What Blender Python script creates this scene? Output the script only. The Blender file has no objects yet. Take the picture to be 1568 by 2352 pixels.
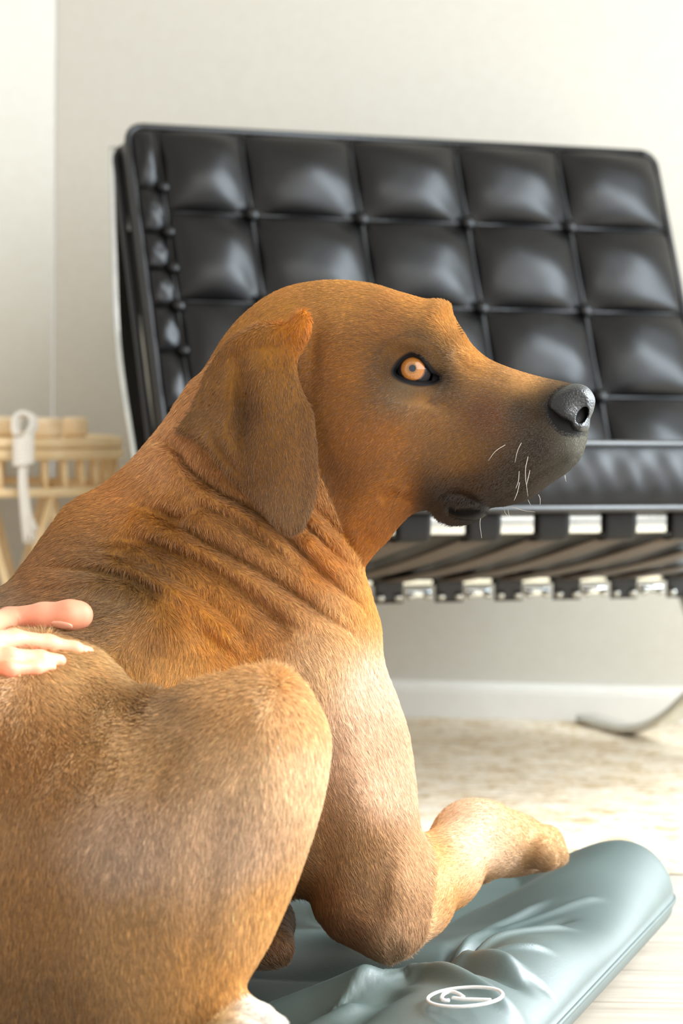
import bpy, bmesh, math, random
import numpy as np
from mathutils import Vector, Matrix

random.seed(7)
rng = np.random.default_rng(11)
SC = bpy.context.scene
COL = SC.collection

# ------------------------------------------------------------------ camera
FPX, CX, CY = 6000.0, 784.0, 1176.0          # focal length in pixels of the 1568 x 2352 frame
CAM_H, PITCH, ROLL = 0.51, math.atan(303 / 6000.0), 0.014
F_ = np.array([0, math.cos(PITCH), -math.sin(PITCH)])
U_ = np.array([0, math.sin(PITCH), math.cos(PITCH)])
R_ = np.array([1.0, 0, 0])
RGT = R_ * math.cos(ROLL) + U_ * math.sin(ROLL)
UPV = U_ * math.cos(ROLL) - R_ * math.sin(ROLL)
CAMP = np.array([0, 0, CAM_H])

cam_d = bpy.data.cameras.new('camera')
cam = bpy.data.objects.new('camera', cam_d)
COL.objects.link(cam)
cam_d.sensor_fit = 'VERTICAL'
cam_d.sensor_height = 36.0
cam_d.lens = FPX / 2352.0 * 36.0
cam_d.clip_start = 0.05
M = Matrix.Identity(4)
for i in range(3):
    M[i][0], M[i][1], M[i][2], M[i][3] = RGT[i], UPV[i], -F_[i], CAMP[i]
cam.matrix_world = M
cam_d.dof.use_dof = True
cam_d.dof.focus_distance = 1.93
cam_d.dof.aperture_fstop = 8.5
SC.camera = cam

# ------------------------------------------------------------------ world, lamps, exposure
SC.view_settings.view_transform = 'Standard'
SC.view_settings.look = 'None'
SC.view_settings.gamma = 1.0
SC.view_settings.use_curve_mapping = False
SC.view_settings.exposure = 0.20
wld = bpy.data.worlds.new('world')
SC.world = wld
wld.use_nodes = True
bg = wld.node_tree.nodes['Background']
bg.inputs['Color'].default_value = (1.0, 0.985, 0.96, 1)
bg.inputs['Strength'].default_value = 0.92


def area(name, loc, target, sx, sy, power, color):
    l = bpy.data.lights.new(name, 'AREA')
    l.shape = 'RECTANGLE'
    l.size, l.size_y = sx, sy
    l.energy, l.color = power, color
    o = bpy.data.objects.new(name, l)
    COL.objects.link(o)
    o.location = loc
    o.rotation_euler = (Vector(target) - Vector(loc)).to_track_quat('-Z', 'Y').to_euler()
    return o


area('window_light', (1.75, 2.75, 1.15), (0.1, 1.75, 0.30), 1.3, 1.6, 112, (0.79, 0.91, 1.0))
area('front_fill_light', (1.70, 0.5, 1.75), (-0.05, 2.2, 0.40), 3.0, 2.2, 66, (1.0, 0.985, 0.96))  # soft fill lamp added at the right front, out of view
sun_d = bpy.data.lights.new('sun', 'SUN')
sun_d.energy, sun_d.angle, sun_d.color = 3.7, math.radians(22), (1.0, 0.975, 0.93)
sun = bpy.data.objects.new('sun', sun_d)
COL.objects.link(sun)
sun.rotation_euler = Vector((-0.80, -0.26, -0.52)).to_track_quat('-Z', 'Y').to_euler()


# ------------------------------------------------------------------ helpers
def P(px, py, d):
    """point at forward distance d on the sight line of a pixel (used to read positions off the photograph)"""
    px, py, d = np.broadcast_arrays(np.asarray(px, float), np.asarray(py, float), np.asarray(d, float))
    a = ((px - CX) / FPX * d)[..., None]
    b = ((CY - py) / FPX * d)[..., None]
    return CAMP + RGT * a + UPV * b + F_ * d[..., None]


def P_on_z(px, py, z):
    """point where the sight line of a pixel meets the horizontal plane at height z"""
    v = RGT * ((px - CX) / FPX) + UPV * ((CY - py) / FPX) + F_
    return CAMP + v * ((z - CAM_H) / v[2])


def cam2world(q):
    q = np.asarray(q, float)
    return CAMP + q[..., 0:1] * RGT - q[..., 1:2] * UPV + q[..., 2:3] * F_


def dir2world(q):
    return q[..., 0:1] * RGT - q[..., 1:2] * UPV + q[..., 2:3] * F_


def world2px(w):
    v = np.asarray(w, float) - CAMP
    d = v @ F_
    return CX + (v @ RGT) / d * FPX, CY - (v @ UPV) / d * FPX, d


def s2l(c):
    c = np.asarray(c, float) / 255.0
    return np.where(c <= 0.04045, c / 12.92, ((c + 0.055) / 1.055) ** 2.4)


def tag(o, label=None, cat=None, group=None, kind=None):
    if label: o['label'] = label
    if cat: o['category'] = cat
    if group: o['group'] = group
    if kind: o['kind'] = kind
    return o


def empty(name, loc=(0, 0, 0)):
    o = bpy.data.objects.new(name, None)
    o.empty_display_size = 0.05
    COL.objects.link(o)
    o.location = loc
    return o


def world_of(o):
    m = o.matrix_basis.copy()
    return m if o.parent is None else world_of(o.parent) @ o.matrix_parent_inverse @ m


def link_mesh(name, me, mat=None, parent=None, smooth=True):
    if mat is not None and not me.materials:
        me.materials.append(mat)
    if smooth:
        me.polygons.foreach_set('use_smooth', np.ones(len(me.polygons), bool))
    o = bpy.data.objects.new(name, me)
    COL.objects.link(o)
    if parent is not None:
        o.parent = parent
        pm = world_of(parent)
        o.matrix_parent_inverse = pm.inverted()
    return o


def mesh_np(name, v, f, mat=None, parent=None, smooth=True):
    me = bpy.data.meshes.new(name)
    v = np.asarray(v, np.float32)
    if isinstance(f, np.ndarray):
        n, k = f.shape
        me.vertices.add(len(v))
        me.vertices.foreach_set('co', v.ravel())
        me.loops.add(n * k)
        me.loops.foreach_set('vertex_index', f.astype(np.int32).ravel())
        me.polygons.add(n)
        me.polygons.foreach_set('loop_start', np.arange(0, n * k, k, dtype=np.int32))
        me.polygons.foreach_set('loop_total', np.full(n, k, np.int32))
        me.update(calc_edges=True)
        me.validate()
    else:
        me.from_pydata([tuple(map(float, p)) for p in v], [], f)
        me.update()
    return link_mesh(name, me, mat, parent, smooth)


def bm_obj(name, bm, mat=None, parent=None, smooth=True):
    me = bpy.data.meshes.new(name)
    bmesh.ops.recalc_face_normals(bm, faces=bm.faces)
    bm.to_mesh(me)
    bm.free()
    return link_mesh(name, me, mat, parent, smooth)


def catmull(pts, n=8, closed=False):
    p = np.asarray(pts, float)
    m = len(p)
    out = []
    rngi = range(m) if closed else range(m - 1)
    for i in rngi:
        if closed:
            p0, p1, p2, p3 = p[(i - 1) % m], p[i], p[(i + 1) % m], p[(i + 2) % m]
        else:
            p1, p2 = p[i], p[i + 1]
            p0 = p[i - 1] if i > 0 else 2 * p1 - p2
            p3 = p[i + 2] if i + 2 < m else 2 * p2 - p1
        for t in np.arange(n) / n:
            out.append(0.5 * ((2 * p1) + (p2 - p0) * t + (2 * p0 - 5 * p1 + 4 * p2 - p3) * t ** 2 + (3 * p1 - p0 - 3 * p2 + p3) * t ** 3))
    if not closed:
        out.append(p[-1])
    return np.array(out)


def tube(pts, radii, seg=10, flat=None, up=None):
    """verts and faces of a swept tube; flat=(a,b) gives a rounded-rectangle bar of half sizes a (across) and b"""
    p = np.asarray(pts, float)
    n = len(p)
    r = np.broadcast_to(np.asarray(radii, float), (n,))
    t = np.gradient(p, axis=0)
    t /= np.linalg.norm(t, axis=1, keepdims=True) + 1e-12
    nrm = np.asarray(up if up is not None else ((0, 0, 1) if abs(t[0, 2]) < 0.9 else (1, 0, 0)), float)
    V, Fc = [], []
    for i in range(n):
        nrm = nrm - t[i] * (nrm @ t[i])
        nrm /= np.linalg.norm(nrm) + 1e-12
        b = np.cross(t[i], nrm)
        for k in range(seg):
            a = 2 * math.pi * (k + 0.5) / seg
            ca, sa = math.cos(a), math.sin(a)
            if flat:
                e = 0.35
                ca = math.copysign(abs(ca) ** e, ca) * flat[0]
                sa = math.copysign(abs(sa) ** e, sa) * flat[1]
                V.append(p[i] + nrm * ca * r[i] + b * sa * r[i])
            else:
                V.append(p[i] + (nrm * ca + b * sa) * r[i])
    for i in range(n - 1):
        for k in range(seg):
            k2 = (k + 1) % seg
            Fc.append((i * seg + k, i * seg + k2, (i + 1) * seg + k2, (i + 1) * seg + k))
    Fc.append(tuple(range(seg - 1, -1, -1)))
    Fc.append(tuple((n - 1) * seg + k for k in range(seg)))
    return np.array(V), Fc


class MB:
    def __init__(self):
        self.v, self.f = [], []

    def add(self, vf):
        v, f = vf
        b = len(self.v)
        self.v += [tuple(map(float, x)) for x in v]
        self.f += [tuple(b + i for i in q) for q in f]
        return self

    def build(self, name, mat, parent=None, smooth=True):
        return mesh_np(name, self.v, self.f, mat, parent, smooth)


def box_vf(c, ax, ay, az):
    c, ax, ay, az = map(lambda q: np.asarray(q, float), (c, ax, ay, az))
    v = [c + sx * ax + sy * ay + sz * az for sx in (-1, 1) for sy in (-1, 1) for sz in (-1, 1)]
    f = [(0, 1, 3, 2), (4, 6, 7, 5), (0, 4, 5, 1), (2, 3, 7, 6), (0, 2, 6, 4), (1, 5, 7, 3)]
    return np.array(v), f


def bevel_box(name, c, ax, ay, az, bev, mat, parent=None, seg=2):
    v, f = box_vf(c, ax, ay, az)
    bm = bmesh.new()
    vs = [bm.verts.new(p) for p in v]
    for q in f:
        bm.faces.new([vs[i] for i in q])
    bmesh.ops.recalc_face_normals(bm, faces=bm.faces)
    bmesh.ops.bevel(bm, geom=bm.edges[:], offset=bev, segments=seg, profile=0.5, affect='EDGES')
    return bm_obj(name, bm, mat, parent)


def ico(c, r, sub=2, scale=(1, 1, 1), axes=None):
    bm = bmesh.new()
    bmesh.ops.create_icosphere(bm, subdivisions=sub, radius=1.0)
    v = np.array([q.co[:] for q in bm.verts]) * np.asarray(scale) * r
    if axes is not None:
        v = v @ np.asarray(axes, float)
    f = [tuple(x.index for x in q.verts) for q in bm.faces]
    bm.free()
    return v + np.asarray(c, float), f


# ------------------------------------------------------------------ materials
def new_mat(name):
    m = bpy.data.materials.new(name)
    m.use_nodes = True
    nt = m.node_tree
    return m, nt, nt.nodes['Principled BSDF']


def noise_node(nt, scale, detail=4, rough=0.55, coord='Object', stretch=None):
    tc = nt.nodes.new('ShaderNodeTexCoord')
    nz = nt.nodes.new('ShaderNodeTexNoise')
    nz.inputs['Scale'].default_value = scale
    nz.inputs['Detail'].default_value = detail
    nz.inputs['Roughness'].default_value = rough
    if stretch:
        mp = nt.nodes.new('ShaderNodeMapping')
        mp.inputs['Scale'].default_value = stretch
        nt.links.new(tc.outputs[coord], mp.inputs['Vector'])
        nt.links.new(mp.outputs[0], nz.inputs['Vector'])
    else:
        nt.links.new(tc.outputs[coord], nz.inputs['Vector'])
    return nz


def ramp(nt, src, stops):
    r = nt.nodes.new('ShaderNodeValToRGB')
    e = r.color_ramp.elements
    while len(e) < len(stops):
        e.new(0.5)
    for el, (pos, c) in zip(e, stops):
        el.position = pos
        el.color = (*c, 1)
    nt.links.new(src, r.inputs[0])
    return r


def bump(nt, bsdf, src, strength, dist=0.002, prev=None):
    b = nt.nodes.new('ShaderNodeBump')
    b.inputs['Strength'].default_value = strength
    b.inputs['Distance'].default_value = dist
    nt.links.new(src, b.inputs['Height'])
    if prev is not None:
        nt.links.new(prev.outputs[0], b.inputs['Normal'])
    nt.links.new(b.outputs[0], bsdf.inputs['Normal'])
    return b


def simple_mat(name, c1, c2, rough, scale=20, bump_s=0.1, metal=0.0, spec=0.5, stretch=None, bump_d=0.002):
    m, nt, b = new_mat(name)
    nz = noise_node(nt, scale, stretch=stretch)
    r = ramp(nt, nz.outputs['Fac'], [(0.3, tuple(s2l(c1))), (0.7, tuple(s2l(c2)))])
    nt.links.new(r.outputs[0], b.inputs['Base Color'])
    b.inputs['Roughness'].default_value = rough
    b.inputs['Metallic'].default_value = metal
    b.inputs['Specular IOR Level'].default_value = spec
    if bump_s:
        bump(nt, b, nz.outputs['Fac'], bump_s, bump_d)
    return m


M_WALL = simple_mat('wall_paint', (202, 198, 187), (205, 202, 192), 0.75, 60, 0.05, spec=0.2)
M_TRIM = simple_mat('trim_paint', (208, 204, 195), (212, 208, 200), 0.45, 30, 0.02, spec=0.35)
M_CEIL = simple_mat('ceiling_paint', (206, 204, 198), (210, 208, 203), 0.8, 40, 0.03)
M_LEATHER = simple_mat('black_leather', (10, 9, 9), (18, 16, 16), 0.36, 300, 0.12, spec=0.32, bump_d=0.0006)
M_LEATHER2 = simple_mat('black_leather_piping', (14, 13, 13), (22, 20, 20), 0.4, 300, 0.1, spec=0.5)
M_STRAP = simple_mat('dark_saddle_leather', (70, 58, 48), (92, 78, 65), 0.5, 200, 0.1, spec=0.4)
M_STEEL = simple_mat('polished_steel', (205, 208, 205), (222, 222, 216), 0.16, 40, 0.0, metal=1.0)
M_BAMBOO = simple_mat('rattan_cane', (234, 200, 146), (248, 226, 186), 0.5, 30, 0.1, stretch=(1, 1, 0.3))
M_WOODLINK = simple_mat('pale_wood', (234, 204, 160), (248, 228, 194), 0.55, 24, 0.06, stretch=(1, 1, 4))
M_ROPE = simple_mat('white_cotton_rope', (238, 232, 222), (250, 246, 238), 0.9, 500, 0.5)
M_EMBROID = simple_mat('white_thread', (226, 228, 230), (246, 247, 248), 0.7, 900, 0.5)
M_SKIN = simple_mat('hand_skin', (230, 152, 118), (240, 170, 138), 0.5, 40, 0.08)
M_NAIL = simple_mat('finger_nail', (240, 178, 150), (246, 192, 166), 0.3, 40, 0.0)
M_NOSE = None

# ------------------------------------------------------------------ implicit surfaces
MX0, MY0, MST, MNX, MNY = -760.0, 440.0, 4.0, 640, 600
MGX, MGY = np.meshgrid(MX0 + MST * np.arange(MNX), MY0 + MST * np.arange(MNY))


def poly_dist(poly, X, Y):
    """signed distance to a closed polygon, positive inside"""
    best = np.full(X.shape, 1e12, np.float32)
    ins = np.zeros(X.shape, bool)
    n = len(poly)
    for i in range(n):
        x1, y1 = poly[i]
        x2, y2 = poly[(i + 1) % n]
        ex, ey = x2 - x1, y2 - y1
        l2 = ex * ex + ey * ey
        if l2 < 1e-14:
            continue
        t = np.clip(((X - x1) * ex + (Y - y1) * ey) / l2, 0, 1)
        d2 = (X - x1 - t * ex) ** 2 + (Y - y1 - t * ey) ** 2
        np.minimum(best, d2, out=best)
        c = ((y1 > Y) != (y2 > Y)) & (X < ex * (Y - y1) / (ey if ey else 1e-9) + x1)
        ins ^= c
    d = np.sqrt(best)
    return np.where(ins, d, -d)


def line_dist(pl, X, Y):
    best = np.full(X.shape, 1e12)
    tt = np.zeros(X.shape)
    n = len(pl) - 1
    for i in range(n):
        x1, y1 = pl[i]
        ex, ey = pl[i + 1][0] - x1, pl[i + 1][1] - y1
        t = np.clip(((X - x1) * ex + (Y - y1) * ey) / (ex * ex + ey * ey + 1e-9), 0, 1)
        d2 = (X - x1 - t * ex) ** 2 + (Y - y1 - t * ey) ** 2
        m = d2 < best
        best = np.where(m, d2, best)
        tt = np.where(m, (i + t) / n, tt)
    return np.sqrt(best), tt


def tps(pts, X, Y, smooth=1e-3):
    """thin plate spline through (x, y, value) points, clamped to their range"""
    p = np.asarray(pts, float)
    q = p[:, :2] / 500.0
    n = len(p)

    def ph(r2):
        return np.where(r2 < 1e-12, 0, 0.5 * r2 * np.log(r2 + 1e-12))
    K = ph(((q[:, None] - q[None]) ** 2).sum(-1)) + smooth * np.eye(n)
    A = np.zeros((n + 3, n + 3))
    A[:n, :n] = K
    A[:n, n] = 1
    A[:n, n + 1:] = q
    A[n, :n] = 1
    A[n + 1:, :n] = q.T
    out = []
    for j in range(2, p.shape[1]):
        w = np.linalg.solve(A, np.r_[p[:, j], 0, 0, 0])
        xs, ys = X / 500.0, Y / 500.0
        v = w[n] + w[n + 1] * xs + w[n + 2] * ys
        for i in range(n):
            v = v + w[i] * ph((xs - q[i, 0]) ** 2 + (ys - q[i, 1]) ** 2)
        a, b = p[:, j].min(), p[:, j].max()
        m = 0.06 * (b - a)
        out.append(np.clip(v, a - m, b + m))
    return out[0] if len(out) == 1 else np.stack(out, -1)


def idw(pts, X, Y, power=3.0, r0=40.0):
    p = np.asarray(pts, float)
    num, den = 0, 0
    for row in p:
        d2 = ((X - row[0]) ** 2 + (Y - row[1]) ** 2) / (r0 * r0) + 1.0
        w = d2 ** (-power / 2)
        num = num + w[..., None] * row[2:]
        den = den + w
    return num / den[..., None]


def sample(m, px, py):
    x = np.clip((px - MX0) / MST, 0, MNX - 1.001)
    y = np.clip((py - MY0) / MST, 0, MNY - 1.001)
    i, j = x.astype(np.int32), y.astype(np.int32)
    fx, fy = (x - i).astype(np.float32), (y - j).astype(np.float32)
    if m.ndim == 3:
        fx, fy = fx[..., None], fy[..., None]
    return (m[j, i] * (1 - fx) + m[j, i + 1] * fx) * (1 - fy) + (m[j + 1, i] * (1 - fx) + m[j + 1, i + 1] * fx) * fy


def smin(a, b, k):
    h = np.clip(0.5 + 0.5 * (b - a) / k, 0, 1)
    return b * (1 - h) + a * h - k * h * (1 - h)


def smax(a, b, k):
    return -smin(-a, -b, k)


def campt(px, py, d):
    return np.array([(px - CX) / FPX * d, (py - CY) / FPX * d, d])


def boxed(q, lo, hi, fn, margin=.05, far=.12):
    """evaluate a solid only near its bounding box"""
    m = np.all((q > lo - margin) & (q < hi + margin), axis=-1)
    out = np.full(q.shape[:-1], far)
    if m.any():
        out[m] = fn(q[m])
    return out


class Relief:
    """a solid of real thickness: the side outline, a half-thickness map W, a rounding map R and a middle surface Z (metres)"""

    def __init__(self, outline, W, R, Z, closed_n=6, marks=(), tilt=()):
        self.poly = catmull(outline, closed_n, True)
        self.D = poly_dist(self.poly, MGX, MGY).astype(np.float32)
        self.W = tps(W, MGX, MGY) if not np.isscalar(W) else np.full(MGX.shape, W)
        self.R = (tps(R, MGX, MGY) if not np.isscalar(R) else np.full(MGX.shape, float(R))).astype(np.float32)
        self.Z = tps(Z, MGX, MGY) if not np.isscalar(Z) else np.full(MGX.shape, Z)
        for mk in marks:
            if mk[0] == 'line':                       # ('line', amplitude, width, points): ridge (+) or crease (-)
                _, amp, wid, pts = mk
                d, t = line_dist(catmull(pts, 4), MGX, MGY)
                fade = np.clip(np.minimum(t, 1 - t) / 0.18, 0, 1)
                fade = fade * fade * (3 - 2 * fade)
                self.W = self.W + amp * np.exp(-(d / wid) ** 2) * (0.12 + 0.88 * fade)
            else:                                     # ('blob', amplitude, x, y, sx, sy, angle)
                _, amp, x, y, sx, sy, an = mk
                c, s = math.cos(math.radians(an)), math.sin(math.radians(an))
                u = ((MGX - x) * c + (MGY - y) * s) / sx
                v = (-(MGX - x) * s + (MGY - y) * c) / sy
                self.W = self.W + amp * np.exp(-(u * u + v * v))
        self.W = np.maximum(self.W, 0.002).astype(np.float32)
        self.Z = self.Z.astype(np.float32)
        m = self.D > -2
        zl, zh = (self.Z - self.W)[m].min(), (self.Z + self.W)[m].max()
        c = np.array([campt(x, y, z) for x in (self.poly[:, 0].min(), self.poly[:, 0].max()) for y in (self.poly[:, 1].min(), self.poly[:, 1].max()) for z in (zl, zh)])
        self.lo, self.hi = c.min(0), c.max(0)

    def __call__(self, px, py, z):
        sc = z / FPX
        R = sample(self.R, px, py)
        q = np.maximum(R - sample(self.D, px, py), 0) * sc
        Rm = R * sc
        W = sample(self.W, px, py)
        dz = z - sample(self.Z, px, py)
        a, b = q / Rm, dz / W
        g = np.sqrt(a * a + b * b) + 1e-6
        gr = np.sqrt((a / Rm) ** 2 + (b / W) ** 2) + 1e-6
        return g * (g - 1) / gr


class Cone:
    """round cone between two (px, py, depth, radius_px) ends; flat squashes it along the sight line"""

    def __init__(self, a, b):
        self.a, self.b = campt(*a[:3]), campt(*b[:3])
        self.ra, self.rb = a[3] * a[2] / FPX, b[3] * b[2] / FPX

    def __call__(self, q):
        ab = self.b - self.a
        t = np.clip(((q - self.a) @ ab) / (ab @ ab), 0, 1)
        d = np.linalg.norm(q - self.a - t[..., None] * ab, axis=-1)
        return d - (self.ra + (self.rb - self.ra) * t)


class Chain:
    def __init__(self, pts, k=0.01):
        self.c = [Cone(a, b) for a, b in zip(pts[:-1], pts[1:])]
        self.k = k
        c = np.array([p - r for o in self.c for p, r in ((o.a, o.ra), (o.b, o.rb))]), np.array([p + r for o in self.c for p, r in ((o.a, o.ra), (o.b, o.rb))])
        self.lo, self.hi = c[0].min(0), c[1].max(0)

    def __call__(self, q):
        f = self.c[0](q)
        for c in self.c[1:]:
            f = smin(f, c(q), self.k)
        return f


def surface_nets(f, lo, hi, step, block=16, slack=2.2):
    lo, hi = np.asarray(lo, float), np.asarray(hi, float)
    nb = np.ceil((hi - lo) / (step * block)).astype(int)
    n = nb * block + 1
    G = np.full(tuple(n), 1.0, np.float32)
    bc = np.stack(np.meshgrid(*[lo[i] + (np.arange(nb[i]) + 0.5) * block * step for i in range(3)], indexing='ij'), -1)
    fc = f(bc.reshape(-1, 3)).reshape(tuple(nb))
    rad = block * step * 0.5 * math.sqrt(3) * slack
    G4 = G
    r = np.arange(block + 1) * step
    loc = np.stack(np.meshgrid(r, r, r, indexing='ij'), -1).reshape(-1, 3)
    act = np.argwhere(np.abs(fc) < rad)
    CH = 60
    for s in range(0, len(act), CH):
        bl = act[s:s + CH]
        o = lo + bl * block * step
        pts = (o[:, None, :] + loc[None]).reshape(-1, 3)
        v = f(pts).reshape(len(bl), block + 1, block + 1, block + 1)
        for q, (i, j, k) in enumerate(bl):
            G4[i * block:i * block + block + 1, j * block:j * block + block + 1, k * block:k * block + block + 1] = v[q]
    # blocks wholly inside
    for (i, j, k) in np.argwhere(fc <= -rad):
        g = G4[i * block:i * block + block + 1, j * block:j * block + block + 1, k * block:k * block + block + 1]
        g[g == 1.0] = -1.0
    S = G < 0
    cnt = np.zeros(tuple(n - 1), np.int8)
    for a in (0, 1):
        for b in (0, 1):
            for c in (0, 1):
                cnt += S[a:n[0] - 1 + a, b:n[1] - 1 + b, c:n[2] - 1 + c]
    cells = np.argwhere((cnt > 0) & (cnt < 8))
    idx = np.full(tuple(n - 1), -1, np.int32)
    idx[cells[:, 0], cells[:, 1], cells[:, 2]] = np.arange(len(cells))
    acc = np.zeros((len(cells), 3))
    num = np.zeros(len(cells))
    cor = [(a, b, c) for a in (0, 1) for b in (0, 1) for c in (0, 1)]
    val = {c: G[cells[:, 0] + c[0], cells[:, 1] + c[1], cells[:, 2] + c[2]] for c in cor}
    for c in cor:
        for ax in range(3):
            if c[ax] == 0:
                e = list(c); e[ax] = 1; e = tuple(e)
                va, vb = val[c], val[e]
                m = (va < 0) != (vb < 0)
                t = np.where(m, va / np.where(m, va - vb, 1), 0)
                p = np.zeros((len(cells), 3))
                p[:, 0], p[:, 1], p[:, 2] = c
                p[:, ax] += t
                acc += p * m[:, None]
                num += m
    V = lo + (cells + acc / np.maximum(num, 1)[:, None]) * step
    F = []
    for ax in range(3):
        a1, a2 = (ax + 1) % 3, (ax + 2) % 3
        sl0 = [slice(0, n[i] - 1) for i in range(3)]
        sl1 = list(sl0); sl1[ax] = slice(1, n[ax])
        A, B = S[tuple(sl0)], S[tuple(sl1)]
        e = np.argwhere(A != B)
        e = e[(e[:, a1] > 0) & (e[:, a2] > 0)]
        fl = A[e[:, 0], e[:, 1], e[:, 2]]

        def at(d1, d2):
            c = e.copy()
            c[:, a1] -= d1
            c[:, a2] -= d2
            return idx[c[:, 0], c[:, 1], c[:, 2]]
        q = np.stack([at(1, 1), at(0, 1), at(0, 0), at(1, 0)], 1)
        q = np.where(fl[:, None], q, q[:, ::-1])
        F.append(q[(q >= 0).all(1)])
    return V, np.concatenate(F)


def grad(f, V, h=4e-4):
    g = np.zeros_like(V)
    for s in ((1, -1, -1), (-1, -1, 1), (-1, 1, -1), (1, 1, 1)):
        s = np.array(s, float)
        g += f(V + h * s)[:, None] * s
    return g / (4 * h)


def project(f, V, it=3, maxstep=0.004):
    for _ in range(it):
        g = grad(f, V)
        l2 = (g * g).sum(1) + 1e-9
        st = f(V) / l2
        d = -g * st[:, None]
        ln = np.linalg.norm(d, axis=1)
        d *= np.minimum(1, maxstep / (ln + 1e-12))[:, None]
        V = V + d * 0.9
    return V


def relax(V, F, it=2, lam=0.5):
    """even out the vertices a little before they are put back on the surface"""
    e = np.concatenate([F[:, [0, 1]], F[:, [1, 2]], F[:, [2, 3]], F[:, [3, 0]]])
    e = np.concatenate([e, e[:, ::-1]])
    cnt = np.bincount(e[:, 0], minlength=len(V)).astype(float)
    for _ in range(it):
        S = np.stack([np.bincount(e[:, 0], V[e[:, 1], i], len(V)) for i in range(3)], 1)
        m = S / np.maximum(cnt, 1)[:, None]
        V = V + lam * (np.where(cnt[:, None] > 0, m, V) - V)
    return V


def refine(V, F, sel):
    """split the chosen quads (bool per face) 1 -> 4; neighbours become larger polygons so the skin stays closed"""
    bm = bmesh.new()
    me = bpy.data.meshes.new('tmp')
    me.from_pydata(V.tolist(), [], F if isinstance(F, list) else F.tolist())
    bm.from_mesh(me)
    bpy.data.meshes.remove(me)
    bm.faces.ensure_lookup_table()
    ed = set()
    for i in np.flatnonzero(sel):
        for e in bm.faces[i].edges:
            ed.add(e)
    bmesh.ops.subdivide_edges(bm, edges=list(ed), cuts=1, use_grid_fill=True)
    bmesh.ops.triangulate(bm, faces=[q for q in bm.faces if len(q.verts) > 4])
    bm.verts.index_update()
    V2 = np.array([q.co[:] for q in bm.verts])
    F2 = [tuple(x.index for x in q.verts) for q in bm.faces]
    bm.free()
    return V2, F2

# ------------------------------------------------------------------ the dog: solids (pixel columns give where a point lies, depth in metres)
HZ = lambda px: 1.985 - 0.00012 * (px - 800)          # middle plane of the head, nose a little nearer

head_outline = [
    (455, 880), (480, 832), (512, 778), (550, 732), (600, 690), (660, 660), (735, 646), (800, 646), (862, 655), (925, 674),
    (975, 687), (1012, 690), (1032, 702), (1042, 728), (1062, 762), (1088, 798), (1128, 828), (1190, 852), (1250, 868),
    (1305, 880), (1335, 892), (1350, 925), (1350, 975), (1346, 1012), (1338, 1040), (1325, 1062), (1300, 1086), (1262, 1112),
    (1215, 1145), (1168, 1160), (1128, 1166), (1116, 1184), (1090, 1198), (1050, 1204), (1014, 1192), (990, 1170),
    (950, 1178), (915, 1208), (880, 1250), (820, 1290), (720, 1250), (620, 1160), (540, 1080), (480, 1000), (450, 930)]
head_W = [
    (480, 850, .040), (600, 760, .058), (740, 740, .062), (740, 850, .070), (860, 740, .058), (620, 900, .066), (620, 1040, .062),
    (760, 960, .074), (760, 1080, .070), (850, 1000, .070), (860, 880, .071), (880, 1120, .060), (800, 1200, .058),
    (900, 800, .065), (940, 780, .061), (945, 845, .058), (1000, 790, .053), (1000, 860, .047), (1030, 740, .050), (960, 920, .058),
    (960, 1020, .058), (1000, 1100, .050), (1060, 1180, .036), (1060, 1100, .046), (1060, 1000, .050), (1060, 920, .046), (1060, 850, .038), (1060, 790, .038),
    (1130, 860, .030), (1130, 930, .040), (1130, 1020, .048), (1130, 1110, .046), (1200, 880, .027), (1200, 950, .036), (1200, 1040, .045),
    (1200, 1110, .040), (1280, 905, .024), (1280, 960, .031), (1280, 1040, .037), (1330, 940, .022), (1330, 1030, .028), (950, 1160, .040),
    (990, 1180, .034), (700, 1200, .058), (560, 1040, .055)]
head_R = [(480, 850, 110), (740, 700, 130), (900, 700, 90), (1010, 720, 60), (1080, 820, 52), (1200, 880, 46), (1320, 910, 36), (1340, 1000, 46),
          (1250, 1100, 60), (1120, 1150, 46), (1050, 1190, 40), (980, 1170, 50), (900, 1200, 90), (760, 1000, 130), (600, 1100, 110), (1000, 1000, 70)]
head_Z = [(x, y, HZ(x)) for x in (400, 900, 1400) for y in (600, 900, 1300)]
head_marks = [
    ('blob', .0050, 948, 790, 52, 20, 14),             # brow over the eye
    ('blob', -.0050, 1004, 868, 24, 20, 30),           # inner corner hollow
    ('blob', -.0035, 985, 930, 60, 22, 12),            # under the eye
    
    ('blob', .0040, 850, 1010, 110, 120, 0),           # cheek muscle
    ('blob', -.0040, 720, 800, 24, 90, 4),             # hollow in front of the ear
    ('blob', .0030, 1150, 1050, 110, 60, -14),         # upper lip
    ('line', -.0032, 9, [(1118, 1160), (1180, 1128), (1250, 1080), (1312, 1052)]),    # whisker fold above the lip
    ('line', -.0040, 9, [(1000, 1150), (1040, 1128), (1080, 1135), (1118, 1162)]),    # flews
    ('line', -.0055, 9, [(1030, 1160), (1050, 1175), (1085, 1172), (1112, 1164)]),    # lip corner
    ('blob', .0030, 1050, 1185, 26, 12, 0),
    ('line', -.0030, 14, [(868, 1150), (915, 1140), (965, 1160)]),                    # jaw fold
    ('blob', .0022, 922, 1126, 12, 12, 0),             # cheek wart
    ('line', -.0060, 7, [(1300, 1090), (1318, 1070), (1332, 1046)]),                  # mouth slit at the front
    ('line', -.0020, 12, [(1035, 800), (1080, 850), (1180, 880)]),                    # beside the bridge
    ('blob', -.0030, 1225, 955, 26, 20, 0),
]
HEAD = Relief(head_outline, head_W, head_R, head_Z, marks=head_marks)

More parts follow.
